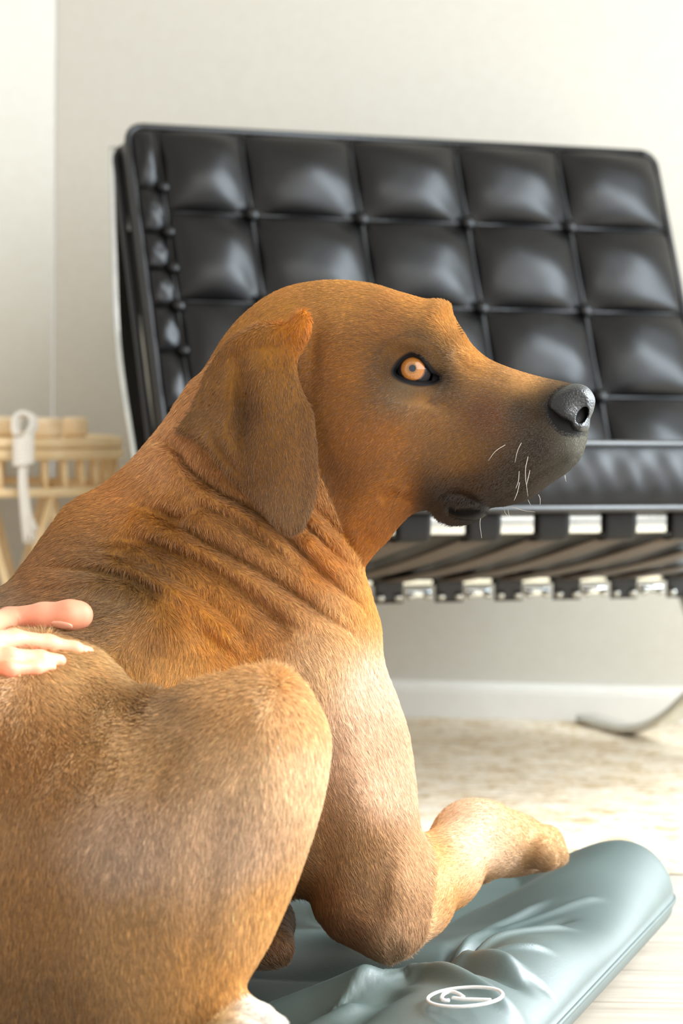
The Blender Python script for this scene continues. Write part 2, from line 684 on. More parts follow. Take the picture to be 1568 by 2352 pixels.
ear_outline = [
    (704, 715), (714, 735), (710, 767), (694, 800), (682, 830), (684, 868), (698, 908), (716, 944), (722, 985), (728, 1045), (727, 1105),
    (719, 1155), (706, 1190), (694, 1215), (664, 1226), (634, 1212), (600, 1172), (560, 1128), (520, 1090), (482, 1042), (442, 1002), (404, 991),
    (432, 950), (452, 905), (472, 852), (508, 800), (548, 764), (600, 742), (640, 744), (662, 738), (672, 722), (687, 713)]
ear_Z = [(700, 725, 1.905), (600, 745, 1.925), (660, 780, 1.908), (520, 800, 1.930), (470, 860, 1.952), (430, 960, 1.936), (404, 991, 1.938), (460, 1000, 1.910),
         (520, 900, 1.915), (560, 960, 1.905), (600, 900, 1.903), (640, 900, 1.898), (700, 900, 1.906), (722, 1050, 1.898), (680, 1050, 1.892), (620, 1050, 1.890),
         (540, 1050, 1.896), (500, 1040, 1.902), (600, 1150, 1.888), (680, 1150, 1.884), (660, 1215, 1.882), (725, 1130, 1.890), (560, 1125, 1.898)]
EAR = Relief(ear_outline, .0046, 12.0, ear_Z, marks=[('blob', .005, 690, 755, 18, 34, 10), ('blob', .012, 600, 770, 70, 26, -8)])
d_, t_ = line_dist(catmull([(540, 800), (552, 860), (556, 940), (556, 1010), (570, 1100)], 4), MGX, MGY)
EAR.Z = (EAR.Z + .0120 * np.exp(-(d_ / 20) ** 2) * np.clip(np.minimum(t_, 1 - t_) / .3, 0, 1)).astype(np.float32)
d_, t_ = line_dist(catmull([(590, 790), (600, 880), (610, 980)], 4), MGX, MGY)
EAR.Z = (EAR.Z - .005 * np.exp(-(d_ / 26) ** 2) * np.clip(np.minimum(t_, 1 - t_) / .3, 0, 1)).astype(np.float32)
d_, t_ = line_dist(catmull([(470, 960), (500, 1030), (540, 1080), (590, 1140)], 4), MGX, MGY)
EAR.Z = (EAR.Z + .004 * np.exp(-(d_ / 16) ** 2) * np.clip(np.minimum(t_, 1 - t_) / .3, 0, 1)).astype(np.float32)

torso_outline = [
    (-420, 1900), (-400, 1640), (-300, 1500), (-150, 1420), (0, 1352), (58, 1292), (108, 1222), (150, 1168), (186, 1142), (240, 1112), (300, 1060), (350, 1003),
    (385, 958), (420, 905), (460, 860), (560, 800), (700, 900), (790, 1080), (812, 1200), (826, 1290), (838, 1325), (852, 1372), (870, 1435), (880, 1520), (908, 1600), (934, 1680), (950, 1780),
    (960, 1880), (976, 1965), (975, 2080), (950, 2160), (905, 2192), (876, 2200), (826, 2180), (765, 2150), (728, 2105), (700, 2060),
    (640, 2065), (560, 2130), (350, 2230), (0, 2280), (-250, 2260), (-380, 2120)]
torso_W = [
    (-380, 1900, .10), (-200, 1600, .11), (0, 1450, .10), (100, 1350, .095), (186, 1180, .060), (300, 1110, .062), (400, 1020, .060), (300, 1250, .100), (200, 1300, .100),
    (450, 1150, .084), (560, 1050, .072), (560, 900, .060), (640, 1120, .072), (740, 1240, .072), (800, 1320, .068), (840, 1400, .064), (700, 1300, .084), (600, 1250, .090),
    (500, 1350, .115), (300, 1450, .135), (100, 1550, .140), (500, 1500, .140), (600, 1450, .128), (700, 1500, .125), (780, 1500, .115), (850, 1560, .095),
    (0, 1900, .15), (300, 1900, .15), (550, 1900, .135), (650, 1750, .135), (760, 1700, .128), (860, 1720, .105), (800, 1850, .105), (900, 1850, .090), (720, 1950, .085),
    (850, 2000, .072), (930, 2000, .060), (780, 2080, .062), (880, 2120, .050), (900, 2180, .040), (700, 2030, .06), (400, 2150, .12)]
torso_R = [(-300, 1900, 220), (0, 1400, 170), (186, 1160, 90), (300, 1080, 90), (450, 900, 100), (700, 1200, 120), (840, 1350, 80), (900, 1600, 130), (960, 1900, 120),
           (900, 2190, 70), (760, 2130, 70), (300, 1700, 220), (600, 1600, 200), (700, 2060, 70), (300, 2200, 150)]
torso_Z = [(-400, 1900, 1.90), (-200, 1500, 1.90), (0, 1450, 1.93), (0, 2000, 1.90), (186, 1170, 1.99), (300, 1100, 2.0), (450, 950, 1.99), (600, 1000, 1.985), (800, 1300, 1.985),
           (500, 1400, 2.01), (300, 1700, 1.98), (600, 1800, 2.01), (700, 1600, 2.03), (860, 1600, 2.03), (940, 1800, 2.02), (850, 2000, 1.985), (880, 2150, 1.955), (750, 2080, 1.985), (300, 2150, 1.96)]
fold = [
    ('line', -0.0146, 13, [(303, 1030), (350, 1010), (399, 1024), (435, 1078), (505, 1134), (554, 1158), (597, 1184), (646, 1226), (698, 1275), (744, 1320), (793, 1362), (832, 1401), (867, 1457)]),
    ('line', 0.0076, 20, [(420, 1085), (490, 1145), (560, 1180), (640, 1240), (700, 1295), (760, 1345), (820, 1400), (862, 1470)]),
    ('line', -0.0067, 14, [(320, 1160), (367, 1172), (415, 1185), (463, 1165), (523, 1186), (575, 1220), (628, 1260), (681, 1294), (740, 1338), (780, 1370)]),
    ('line', 0.0050, 24, [(330, 1120), (420, 1160), (500, 1215), (590, 1262), (660, 1308), (740, 1370), (800, 1420)]),
    ('line', -0.0109, 14, [(303, 1151), (367, 1185), (415, 1210), (456, 1238), (516, 1270), (575, 1301), (628, 1333), (698, 1378), (751, 1417), (796, 1449), (828, 1473)]),
    ('line', 0.0060, 24, [(300, 1195), (380, 1225), (450, 1262), (530, 1310), (600, 1350), (680, 1410), (740, 1455)]),
    ('line', -0.0103, 18, [(223, 1234), (319, 1244), (383, 1264), (446, 1290), (523, 1333), (568, 1368), (610, 1403), (653, 1435), (681, 1455)]),
    ('line', 0.0096, 26, [(170, 1290), (260, 1295), (340, 1320), (420, 1362), (480, 1410), (525, 1460), (560, 1520)]),
    ('line', -0.0092, 13, [(200, 1262), (287, 1280), (351, 1308), (415, 1340), (463, 1374), (500, 1402), (540, 1440), (580, 1500)]),
    ('line', -0.0073, 14, [(90, 1310), (160, 1306), (255, 1318), (330, 1345), (390, 1380)]),
    ('line', 0.0040, 18, [(100, 1335), (180, 1332), (260, 1345), (320, 1370)]),
    ('line', -0.0103, 11, [(690, 1185), (716, 1215), (737, 1239), (779, 1275), (815, 1306)]),
    ('line', 0.0071, 14, [(700, 1180), (740, 1222), (790, 1265), (822, 1300)]),
    ('line', 0.0081, 18, [(690, 1222), (730, 1262), (780, 1310), (830, 1362), (858, 1420)]),
    ('line', -0.0103, 11, [(700, 1145), (751, 1190), (786, 1229), (812, 1262), (824, 1292)]),
    ('blob', .012, 700, 1560, 120, 90, 30), ('blob', .010, 820, 1800, 60, 160, 10), ('blob', -.004, 880, 1990, 30, 120, 8), ('blob', .006, 930, 1960, 34, 120, 8),
    ('blob', .006, 800, 1960, 40, 140, 12), ('blob', -.006, 740, 1780, 30, 150, 12), ('blob', -.006, 560, 1480, 50, 40, 30),
    ('blob', .012, 400, 1450, 90, 60, 30), ('line', -0.0043, 20, [(430, 1440), (520, 1500), (580, 1560)]),
]
TORSO = Relief(torso_outline, torso_W, torso_R, torso_Z, marks=fold)

thigh_outline = [
    (-440, 2300), (-470, 1900), (-420, 1650), (-300, 1480), (-120, 1440), (0, 1442), (110, 1462), (205, 1488), (252, 1520), (300, 1566), (338, 1590), (385, 1590),
    (440, 1573), (520, 1550), (580, 1536), (632, 1538), (680, 1560), (716, 1602), (745, 1658), (755, 1712), (748, 1790), (730, 1870), (702, 1958),
    (676, 2030), (648, 2095), (618, 2160), (580, 2225), (545, 2285), (520, 2330), (470, 2400), (380, 2450), (100, 2480), (-250, 2460)]
thigh_W = [(-430, 2000, .07), (-300, 1600, .08), (0, 1480, .07), (205, 1510, .05), (100, 1600, .085), (330, 1630, .072), (480, 1620, .080), (620, 1600, .075), (700, 1700, .075), (650, 1800, .088),
           (450, 1800, .105), (200, 1850, .115), (-100, 1900, .11), (400, 2050, .10), (600, 2000, .078), (600, 2150, .06), (500, 2250, .06), (300, 2300, .08), (0, 2300, .09), (-350, 2350, .06)]
thigh_R = [(-400, 2000, 180), (0, 1480, 110), (205, 1510, 60), (330, 1620, 80), (500, 1600, 120), (640, 1600, 150), (740, 1750, 170), (680, 2000, 150), (560, 2240, 110), (200, 2400, 120), (200, 1900, 200)]
thigh_Z = [(-400, 1900, 1.78), (0, 1500, 1.80), (205, 1500, 1.82), (330, 1620, 1.78), (600, 1600, 1.72), (720, 1750, 1.71), (300, 1900, 1.73), (600, 2100, 1.68), (520, 2300, 1.65), (0, 2300, 1.72)]
THIGH = Relief(thigh_outline, thigh_W, thigh_R, thigh_Z, marks=[
    ('blob', -.010, 340, 1640, 90, 40, -8), ('blob', .008, 250, 1900, 160, 160, 0), ('blob', -.006, 470, 2080, 40, 180, 10), ('line', .006, 30, [(120, 1480), (215, 1500), (300, 1580)])])

FORELEG = Chain([(888, 2112, 1.95, 52), (952, 2072, 1.985, 66), (1015, 2000, 2.045, 70), (1078, 1926, 2.10, 66), (1120, 1930, 2.12, 62), (1180, 1940, 2.15, 50), (1225, 1944, 2.17, 47)], .03)
PAW_TOES = [Chain([(1195, 1935, 2.20, 36), (1252, 1936, 2.215, 33), (1276, 1958, 2.22, 24)], .012), Chain([(1195, 1945, 2.165, 36), (1250, 1945, 2.165, 34), (1276, 1966, 2.165, 25)], .012),
            Chain([(1190, 1950, 2.13, 33), (1236, 1956, 2.125, 31), (1258, 1974, 2.125, 23)], .012)]
PAW_PAD = Cone((1122, 1990, 2.125, 18), (1108, 2018, 2.12, 11))
PAW_BASE = Cone((1185, 1965, 2.17, 34), (1240, 1972, 2.17, 22))
FARLEG = Chain([(760, 1960, 2.16, 70), (800, 2010, 2.2, 56), (880, 1960, 2.3, 42), (905, 1945, 2.36, 40)], .03)
FARHIND = Chain([(520, 2020, 1.98, 100), (600, 2120, 1.94, 60), (600, 2165, 1.92, 44), (634, 2176, 1.91, 34)], .02)
HINDPAW = Chain([(430, 2330, 1.64, 90), (520, 2362, 1.635, 64), (585, 2366, 1.63, 58)], .02)
HIND_TOES = [Chain([(560, 2355, 1.60, 48), (618, 2372, 1.595, 44)], .012), Chain([(560, 2352, 1.645, 46), (612, 2366, 1.65, 42)], .012), Chain([(530, 2370, 1.57, 44), (580, 2392, 1.56, 38)], .012)]

EYE_D = 1.9225
EYE_C = campt(950, 850, EYE_D)
EYE_R = 0.0132
lid_poly = catmull([(903, 857), (910, 840), (924, 824), (945, 814), (966, 821), (982, 838), (994, 853), (1009, 868), (1000, 877), (982, 881), (962, 882), (940, 878), (918, 870)], 5, True)
LID_D = poly_dist(lid_poly, MGX, MGY).astype(np.float32)

NAMES = ['head', 'ear', 'torso', 'thigh', 'fore', 'hind']


def pxz(q):
    z = q[..., 2]
    return CX + q[..., 0] / z * FPX, CY + q[..., 1] / z * FPX, z


def head_f(q):
    px, py, z = pxz(q)
    h = HEAD(px, py, z)
    ld = sample(LID_D, px, py) * z / FPX
    el = np.linalg.norm(q - EYE_C, axis=-1) - EYE_R
    h = smax(h, -np.maximum(np.minimum(el - .0012, z - EYE_D), -ld), .0012)
    rim = np.sqrt((el - .0006) ** 2 + ld ** 2) - .0017
    return smin(h, np.where(z < EYE_D, rim, .05), .003)


def fore_f(q):
    fl = FORELEG(q)
    for c in PAW_TOES:
        fl = smin(fl, c(q), .006)
    fl = smin(fl, PAW_PAD(q), .008)
    return smin(fl, PAW_BASE(q), .012)


def hind_f(q):
    hd = HINDPAW(q)
    for c in HIND_TOES:
        hd = smin(hd, c(q), .006)
    return hd


BOXES = []
for fn, comps in ((head_f, [HEAD]), (lambda q: EAR(*pxz(q)), [EAR]), (lambda q: TORSO(*pxz(q)), [TORSO]), (lambda q: THIGH(*pxz(q)), [THIGH]),
                  (fore_f, [FORELEG] + PAW_TOES), (FARLEG, [FARLEG]), (hind_f, [HINDPAW] + HIND_TOES), (FARHIND, [FARHIND])):
    BOXES.append((np.min([c.lo for c in comps], 0), np.max([c.hi for c in comps], 0), fn))


def dog_parts(q):
    h, e, t, th, fl, fr, hd, fh = [boxed(q, lo, hi, fn) for lo, hi, fn in BOXES]
    px, py, _ = pxz(q)
    return px, py, h, e, t, th, smin(fl, fr, .02), smin(hd, fh, .01)


def dog_f(q):
    px, py, h, e, t, th, fl, hd = dog_parts(q)
    f = smin(h, t, .016)
    f = smin(f, fl, .024)
    f = smin(f, th, .014)
    f = smin(f, hd, .016)
    top = np.clip((880 - py) / 140.0, 0, 1)            # the ear joins the skull along its top and hangs free below
    ke = .0012 + .013 * top * np.clip((740 - px) / 30, 0, 1)
    return smin(f, e, ke)


dlo, dhi = np.array([-.37, -.19, 1.50]), np.array([.205, .375, 2.43])
DV, DF = surface_nets(dog_f, dlo, dhi, .0030)
DV = project(dog_f, relax(DV, DF, 2, .4), 2)
zc = DV[:, 2]
vx, vy = CX + DV[:, 0] / zc * FPX, CY + DV[:, 1] / zc * FPX
fx, fy, fz = vx[DF].mean(1), vy[DF].mean(1), zc[DF].mean(1)
sel = (fz < 1.96) & (fx > 850) & (fx < 1400) & (fy > 700) & (fy < 1230)
DV, DF = refine(DV, DF, sel)
DV = project(dog_f, DV, 1)
zc = DV[:, 2]
vx, vy = CX + DV[:, 0] / zc * FPX, CY + DV[:, 1] / zc * FPX
c0 = np.array([q[0] for q in DF]); c2 = np.array([q[2] for q in DF])
fx, fy, fz = (vx[c0] + vx[c2]) / 2, (vy[c0] + vy[c2]) / 2, (zc[c0] + zc[c2]) / 2
sel = (fz < 1.955) & ((np.hypot(fx - 955, fy - 850) < 85) | ((np.hypot(fx - 1070, fy - 1170) < 75)) | (np.hypot(fx - 1310, fy - 1070) < 50))
DV, DF = refine(DV, DF, sel)
DV = project(dog_f, DV, 3)


def ray_depth(px, py, f=dog_f, z0=1.45, z1=2.4, n=1900):
    """nearest depth at which a sight line meets a solid"""
    z = np.linspace(z0, z1, n)
    q = np.stack([(px - CX) / FPX * z, (py - CY) / FPX * z, z], 1)
    v = f(q)
    i = np.argmax(v < 0)
    return z[i] if v[i] < 0 else None

# ------------------------------------------------------------------ the dog: coat, eye, nose, whiskers
CO = {  # coat colours with painted-in chest highlights and hind leg shade (x, y, sRGB)
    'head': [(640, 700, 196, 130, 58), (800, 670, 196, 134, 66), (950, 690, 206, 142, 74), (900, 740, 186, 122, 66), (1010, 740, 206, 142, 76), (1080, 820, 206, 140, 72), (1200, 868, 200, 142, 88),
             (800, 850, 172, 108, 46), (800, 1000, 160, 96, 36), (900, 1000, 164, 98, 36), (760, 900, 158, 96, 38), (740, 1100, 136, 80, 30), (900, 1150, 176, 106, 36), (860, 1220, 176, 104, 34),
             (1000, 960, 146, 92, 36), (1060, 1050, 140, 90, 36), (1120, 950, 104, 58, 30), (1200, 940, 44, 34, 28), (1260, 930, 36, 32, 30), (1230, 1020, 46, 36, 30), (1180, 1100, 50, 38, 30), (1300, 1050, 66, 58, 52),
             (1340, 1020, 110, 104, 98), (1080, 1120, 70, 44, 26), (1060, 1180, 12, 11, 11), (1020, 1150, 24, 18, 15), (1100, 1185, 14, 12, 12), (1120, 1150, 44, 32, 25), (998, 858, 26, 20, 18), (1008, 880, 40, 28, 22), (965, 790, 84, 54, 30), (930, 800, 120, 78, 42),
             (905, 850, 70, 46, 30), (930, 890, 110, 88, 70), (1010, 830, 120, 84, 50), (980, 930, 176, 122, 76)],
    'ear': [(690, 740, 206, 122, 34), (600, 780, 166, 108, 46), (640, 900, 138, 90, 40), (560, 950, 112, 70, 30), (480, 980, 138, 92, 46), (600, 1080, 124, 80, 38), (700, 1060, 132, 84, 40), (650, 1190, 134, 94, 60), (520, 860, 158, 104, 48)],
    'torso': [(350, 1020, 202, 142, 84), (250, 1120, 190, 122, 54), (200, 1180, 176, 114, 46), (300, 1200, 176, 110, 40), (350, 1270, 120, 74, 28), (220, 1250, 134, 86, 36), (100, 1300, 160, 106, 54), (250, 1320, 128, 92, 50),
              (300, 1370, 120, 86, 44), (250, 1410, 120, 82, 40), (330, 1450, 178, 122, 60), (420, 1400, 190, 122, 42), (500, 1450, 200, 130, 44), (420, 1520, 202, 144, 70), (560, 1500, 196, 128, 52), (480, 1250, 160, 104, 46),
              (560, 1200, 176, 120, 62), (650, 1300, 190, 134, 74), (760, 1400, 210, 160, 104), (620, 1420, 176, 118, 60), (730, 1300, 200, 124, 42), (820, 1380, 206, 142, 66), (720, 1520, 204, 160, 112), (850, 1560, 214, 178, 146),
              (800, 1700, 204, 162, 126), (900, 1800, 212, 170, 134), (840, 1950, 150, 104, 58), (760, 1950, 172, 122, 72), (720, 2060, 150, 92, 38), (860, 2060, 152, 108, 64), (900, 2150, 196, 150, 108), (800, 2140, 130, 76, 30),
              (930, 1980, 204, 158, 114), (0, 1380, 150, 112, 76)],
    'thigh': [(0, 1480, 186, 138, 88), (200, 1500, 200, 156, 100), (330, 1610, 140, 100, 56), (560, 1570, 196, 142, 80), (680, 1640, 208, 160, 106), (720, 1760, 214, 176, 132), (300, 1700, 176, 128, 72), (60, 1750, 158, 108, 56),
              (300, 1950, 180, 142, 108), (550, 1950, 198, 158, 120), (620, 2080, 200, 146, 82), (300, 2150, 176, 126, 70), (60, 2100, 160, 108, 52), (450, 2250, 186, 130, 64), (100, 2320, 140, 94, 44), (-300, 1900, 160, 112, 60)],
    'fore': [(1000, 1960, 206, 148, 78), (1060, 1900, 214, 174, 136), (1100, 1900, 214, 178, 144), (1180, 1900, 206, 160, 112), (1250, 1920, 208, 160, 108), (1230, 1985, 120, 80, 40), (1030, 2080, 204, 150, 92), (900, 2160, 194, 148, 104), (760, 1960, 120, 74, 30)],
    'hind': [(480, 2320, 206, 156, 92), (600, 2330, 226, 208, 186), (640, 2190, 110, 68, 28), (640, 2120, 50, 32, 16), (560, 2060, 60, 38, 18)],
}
FLOW = {
    'head': [(1250, 900, -1, -.05), (1280, 1020, -.5, .8), (1150, 1050, -.8, .6), (1050, 950, -.9, .3), (950, 1000, -.8, .5), (850, 1000, -.7, .7), (760, 1100, -.45, .9), (850, 880, -.9, .35), (900, 760, -.8, -.5),
             (1000, 720, -.8, -.5), (1080, 830, -.9, -.3), (800, 680, -1, .1), (700, 800, -.8, .5), (620, 700, -.75, .7), (970, 920, -.3, .9), (900, 1150, -.8, .5), (880, 1230, -.2, 1), (1060, 1180, -.5, .9)],
    'ear': [(600, 780, -.05, 1), (520, 880, -.35, 1), (640, 950, .1, 1), (560, 1050, 0, 1), (690, 1050, .25, 1), (460, 980, -.6, .7), (660, 1190, .05, 1), (700, 760, .3, 1)],
    'torso': [(380, 980, -.6, .8), (300, 1080, -.7, .7), (230, 1150, -.8, .5), (330, 1180, -.3, .8), (450, 1150, .15, .95), (300, 1300, .3, .7), (150, 1300, -.8, .3), (250, 1400, -.9, .3), (420, 1300, .35, .9), (560, 1250, .35, .9),
              (700, 1300, .45, .9), (450, 1450, .25, .8), (350, 1500, -.3, .7), (600, 1450, .3, .95), (760, 1450, .25, 1), (830, 1350, .3, 1), (740, 1600, .2, 1), (860, 1650, .2, 1), (800, 1850, .55, .85), (720, 2000, .4, .9), (860, 2050, .5, .8), (920, 1850, .2, 1)],
    'thigh': [(0, 1480, -.7, .6), (200, 1500, .5, .8), (330, 1620, -.2, 1), (560, 1580, -.2, 1), (700, 1700, -.2, 1), (300, 1900, -.1, 1), (600, 2050, -.3, 1), (60, 1800, .15, 1), (300, 2250, .05, 1)],
    'fore': [(900, 2140, .4, .7), (1000, 2030, .6, -.6), (1060, 1920, .7, -.5), (1150, 1920, 1, .2), (1260, 1950, .9, .5), (760, 1960, .5, .8)],
    'hind': [(480, 2330, .8, .5), (620, 2350, .9, .4), (600, 2100, .3, .9)],
}


def labels_of(q):
    px, py, h, e, t, th, fl, hd = dog_parts(q)
    return np.argmin(np.stack([h, e, t, th, fl, hd], 1), 1), px, py


COATK = {'head': np.array([.86, .97, .88]), 'ear': np.array([.82, .90, .82])}
COATB = np.array([1.02, 1.16, 1.36])


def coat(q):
    """coat colour with its painted light and shade (linear), lie of the hair and part index at points q"""
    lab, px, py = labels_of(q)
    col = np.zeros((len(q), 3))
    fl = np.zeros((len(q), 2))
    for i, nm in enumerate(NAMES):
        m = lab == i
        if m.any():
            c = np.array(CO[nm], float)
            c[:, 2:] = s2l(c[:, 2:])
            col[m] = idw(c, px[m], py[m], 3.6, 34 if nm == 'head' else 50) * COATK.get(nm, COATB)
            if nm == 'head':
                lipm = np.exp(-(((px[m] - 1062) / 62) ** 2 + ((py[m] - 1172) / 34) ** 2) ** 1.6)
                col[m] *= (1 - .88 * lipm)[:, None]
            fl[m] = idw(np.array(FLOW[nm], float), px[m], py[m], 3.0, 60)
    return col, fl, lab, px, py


sat = lambda c: np.clip(c, 0.004, 1)
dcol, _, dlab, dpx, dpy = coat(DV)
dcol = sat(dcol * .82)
dark = np.exp(-(np.maximum(0, -sample(LID_D, dpx, dpy) - 3) / 3.5) ** 2) * (dlab == 0) * (DV[:, 2] < 1.95)
dark = np.maximum(dark, np.exp(-((dpx - 1003) / 17) ** 2 - ((dpy - 869) / 13) ** 2) * (dlab == 0) * (DV[:, 2] < 1.95))
dcol = dcol * (1 - dark)[:, None] + np.array([.012, .011, .012]) * dark[:, None]
nk = (dlab == 0) & (np.hypot((dpx - 1318) / 66.0, (dpy - 942) / 62.0) < 1)
dcol[nk] = (.012, .012, .012)
DW = cam2world(DV)

m, nt, b = new_mat('dog_skin')
at = nt.nodes.new('ShaderNodeAttribute'); at.attribute_name = 'coat'
nt.links.new(at.outputs['Color'], b.inputs['Base Color'])
b.inputs['Roughness'].default_value = .6
b.inputs['Specular IOR Level'].default_value = .08
M_DOGSKIN = m

dog = empty('dog', tuple(P_on_z(560, 2250, .07)))
tag(dog, 'large golden-brown short-haired dog lying on the grey-green bed with its head in profile', 'dog')
body = mesh_np('body', DW, DF, M_DOGSKIN, dog)
ca = body.data.color_attributes.new('coat', 'FLOAT_COLOR', 'POINT')
ca.data.foreach_set('color', np.c_[dcol, np.ones(len(dcol))].astype(np.float32).ravel())

# fur: roots spread over the skin by area, more of them where the coat faces the room
me = body.data
me.calc_loop_triangles()
T = np.empty(len(me.loop_triangles) * 3, np.int32)
me.loop_triangles.foreach_get('vertices', T)
T = T.reshape(-1, 3)
A, B, C_ = DV[T[:, 0]], DV[T[:, 1]], DV[T[:, 2]]
cr = np.cross(B - A, C_ - A)
ar = np.linalg.norm(cr, axis=1)
nrm = cr / (ar[:, None] + 1e-15)
if (nrm * grad(dog_f, (A + B + C_) / 3))[:200].sum() < 0:
    nrm = -nrm
ctr = (A + B + C_) / 3
view = ctr / np.linalg.norm(ctr, axis=1, keepdims=True)
face = -(nrm * view).sum(1)
tpx, tpy = CX + ctr[:, 0] / ctr[:, 2] * FPX, CY + ctr[:, 1] / ctr[:, 2] * FPX
wt = ar * np.where(face > -.25, 1.0, .10) * np.where((tpx < -60) | (tpy > 2420), .25, 1.0)
headish = (tpx > 690) & (tpy < 1230) & (ctr[:, 2] < 2.0)
wt *= np.where(headish, 1.9, 1.0) * np.where(headish & (tpx > 980), 1.5, 1.0)
NH = 600000
ti = rng.choice(len(T), NH, p=wt / wt.sum())
r1, r2 = np.sqrt(rng.random(NH)), rng.random(NH)
root = A[ti] * (1 - r1)[:, None] + B[ti] * (r1 * (1 - r2))[:, None] + C_[ti] * (r1 * r2)[:, None]
nr = nrm[ti]
hcol, hfl, hlab, hpx, hpy = coat(root)
near = root[:, 2] < HZ(hpx) + .0
nosed = np.hypot((hpx - 1318) / 54.0, (hpy - 940) / 52.0)
lidd = sample(LID_D, hpx, hpy)
keep = ~((hlab == 0) & (nosed < 1.0)) & ~((hlab == 0) & near & (lidd > -6)) & ~((hlab == 0) & (np.hypot((hpx - 1075) / 45, (hpy - 1178) / 16) < 1) & near)
root, nr, hcol, hfl, hlab, hpx, hpy = root[keep], nr[keep], hcol[keep], hfl[keep], hlab[keep], hpx[keep], hpy[keep]
NH = len(root)
L = np.choose(hlab, [.0044, .0048, .0066, .0070, .0040, .0050]) * rng.uniform(.65, 1.25, NH)
muz = np.clip((hpx - 980) / 260, 0, 1) * (hlab == 0)
L *= 1 - .45 * muz
L *= np.where((hlab == 0) & (np.hypot(hpx - 950, hpy - 850) < 75), .6, 1)
L *= np.where((hlab == 2) & (hpx < 420) & (hpy > 1330) & (hpy < 1480), 1.25, 1)
wob = .30 * np.sin(hpx * .031 + 2.1 * np.sin(hpy * .017)) + .22 * np.sin(hpx * .083 + hpy * .051 + 1.7 * np.sin(hpx * .02))
ang = np.arctan2(hfl[:, 1], hfl[:, 0]) + wob * np.choose(hlab, [.35, .3, .6, .4, .4, .4]) + rng.normal(0, .16, NH)
d3 = np.stack([np.cos(ang), np.sin(ang), np.zeros(NH)], 1)
d3 -= nr * (d3 * nr).sum(1)[:, None]
d3 += nr * .12
d3 /= np.linalg.norm(d3, axis=1, keepdims=True) + 1e-9
lift = rng.uniform(.14, .34, NH)[:, None]
K = 4
ts = np.array([0, .33, .67, 1.0])
pts = np.empty((NH, K, 3))
for i, t in enumerate(ts):
    pts[:, i] = root - nr * .0004 + L[:, None] * (d3 * t + nr * lift * (t - .55 * t * t))
W_ = cam2world(pts.reshape(-1, 3))
cu = bpy.data.hair_curves.new('fur')
cu.add_curves([K] * NH)
cu.position_data.foreach_set('vector', W_.astype(np.float32).ravel())
ra = cu.attributes.get('radius') or cu.attributes.new('radius', 'FLOAT', 'POINT')
base_r = np.choose(hlab, [.0001, .00011, .00015, .00017, .00012, .00014]) * rng.uniform(.7, 1.2, NH)
ra.data.foreach_set('value', (base_r[:, None] * np.array([.9, 1.0, .75, .22])[None]).astype(np.float32).ravel())
tone = np.exp(rng.normal(0, .26, NH))[:, None]
pale = (rng.random(NH) < .035)[:, None]
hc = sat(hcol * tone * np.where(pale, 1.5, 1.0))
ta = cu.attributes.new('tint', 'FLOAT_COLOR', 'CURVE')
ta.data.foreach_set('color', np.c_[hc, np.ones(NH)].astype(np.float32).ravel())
m = bpy.data.materials.new('dog_fur')
m.use_nodes = True
nt = m.node_tree
nt.nodes.clear()
out = nt.nodes.new('ShaderNodeOutputMaterial')
at = nt.nodes.new('ShaderNodeAttribute'); at.attribute_name = 'tint'
df = nt.nodes.new('ShaderNodeBsdfDiffuse')
tr = nt.nodes.new('ShaderNodeBsdfTranslucent')
hr = nt.nodes.new('ShaderNodeBsdfHair'); hr.component = 'Reflection'
hr.inputs['RoughnessU'].default_value = .28
hr.inputs['RoughnessV'].default_value = .7
sp = nt.nodes.new('ShaderNodeMixRGB'); sp.inputs[0].default_value = .30; sp.inputs[2].default_value = (1, .96, .90, 1)
nt.links.new(at.outputs['Color'], sp.inputs[1]); nt.links.new(sp.outputs[0], hr.inputs['Color'])
mx = nt.nodes.new('ShaderNodeMixShader'); mx.inputs[0].default_value = .22
mx2 = nt.nodes.new('ShaderNodeMixShader'); mx2.inputs[0].default_value = .2
nt.links.new(at.outputs['Color'], df.inputs['Color'])
nt.links.new(at.outputs['Color'], tr.inputs['Color'])
nt.links.new(df.outputs[0], mx.inputs[1]); nt.links.new(tr.outputs[0], mx.inputs[2])
nt.links.new(mx.outputs[0], mx2.inputs[1]); nt.links.new(hr.outputs[0], mx2.inputs[2])
nt.links.new(mx2.outputs[0], out.inputs['Surface'])
cu.materials.append(m)
fur = bpy.data.objects.new('fur', cu)
COL.objects.link(fur)
fur.parent = dog
fur.matrix_parent_inverse = Matrix.Translation(dog.location).inverted()
tag(fur, kind='stuff')

# eye: ball, iris and pupil caps under a wet surface
eye_w = cam2world(EYE_C)
gz = campt(947, 846, EYE_D - .0125) - EYE_C
gz /= np.linalg.norm(gz)
gz_w = dir2world(gz[None])[0]
gx = np.cross(gz_w, (0, 0, 1)); gx /= np.linalg.norm(gx)
gy = np.cross(gz_w, gx)
m, nt, b = new_mat('eye_white')
b.inputs['Base Color'].default_value = (.035, .033, .036, 1); b.inputs['Roughness'].default_value = .12
M_EYEW = m
m, nt, b = new_mat('eye_pupil')
b.inputs['Base Color'].default_value = (.006, .012, .02, 1); b.inputs['Roughness'].default_value = .06; b.inputs['Coat Weight'].default_value = .6
M_PUP = m
m, nt, b = new_mat('eye_iris')
at = nt.nodes.new('ShaderNodeAttribute'); at.attribute_name = 'ring'
nz = noise_node(nt, 900, 3)
r = ramp(nt, at.outputs['Fac'], [(0.0, (.16, .07, .022)), (.35, (.47, .21, .058)), (.78, (.50, .19, .038)), (.9, (.10, .04, .03)), (1.0, (.01, .01, .02))])
mix = nt.nodes.new('ShaderNodeMixRGB'); mix.blend_type = 'MULTIPLY'; mix.inputs[0].default_value = .5
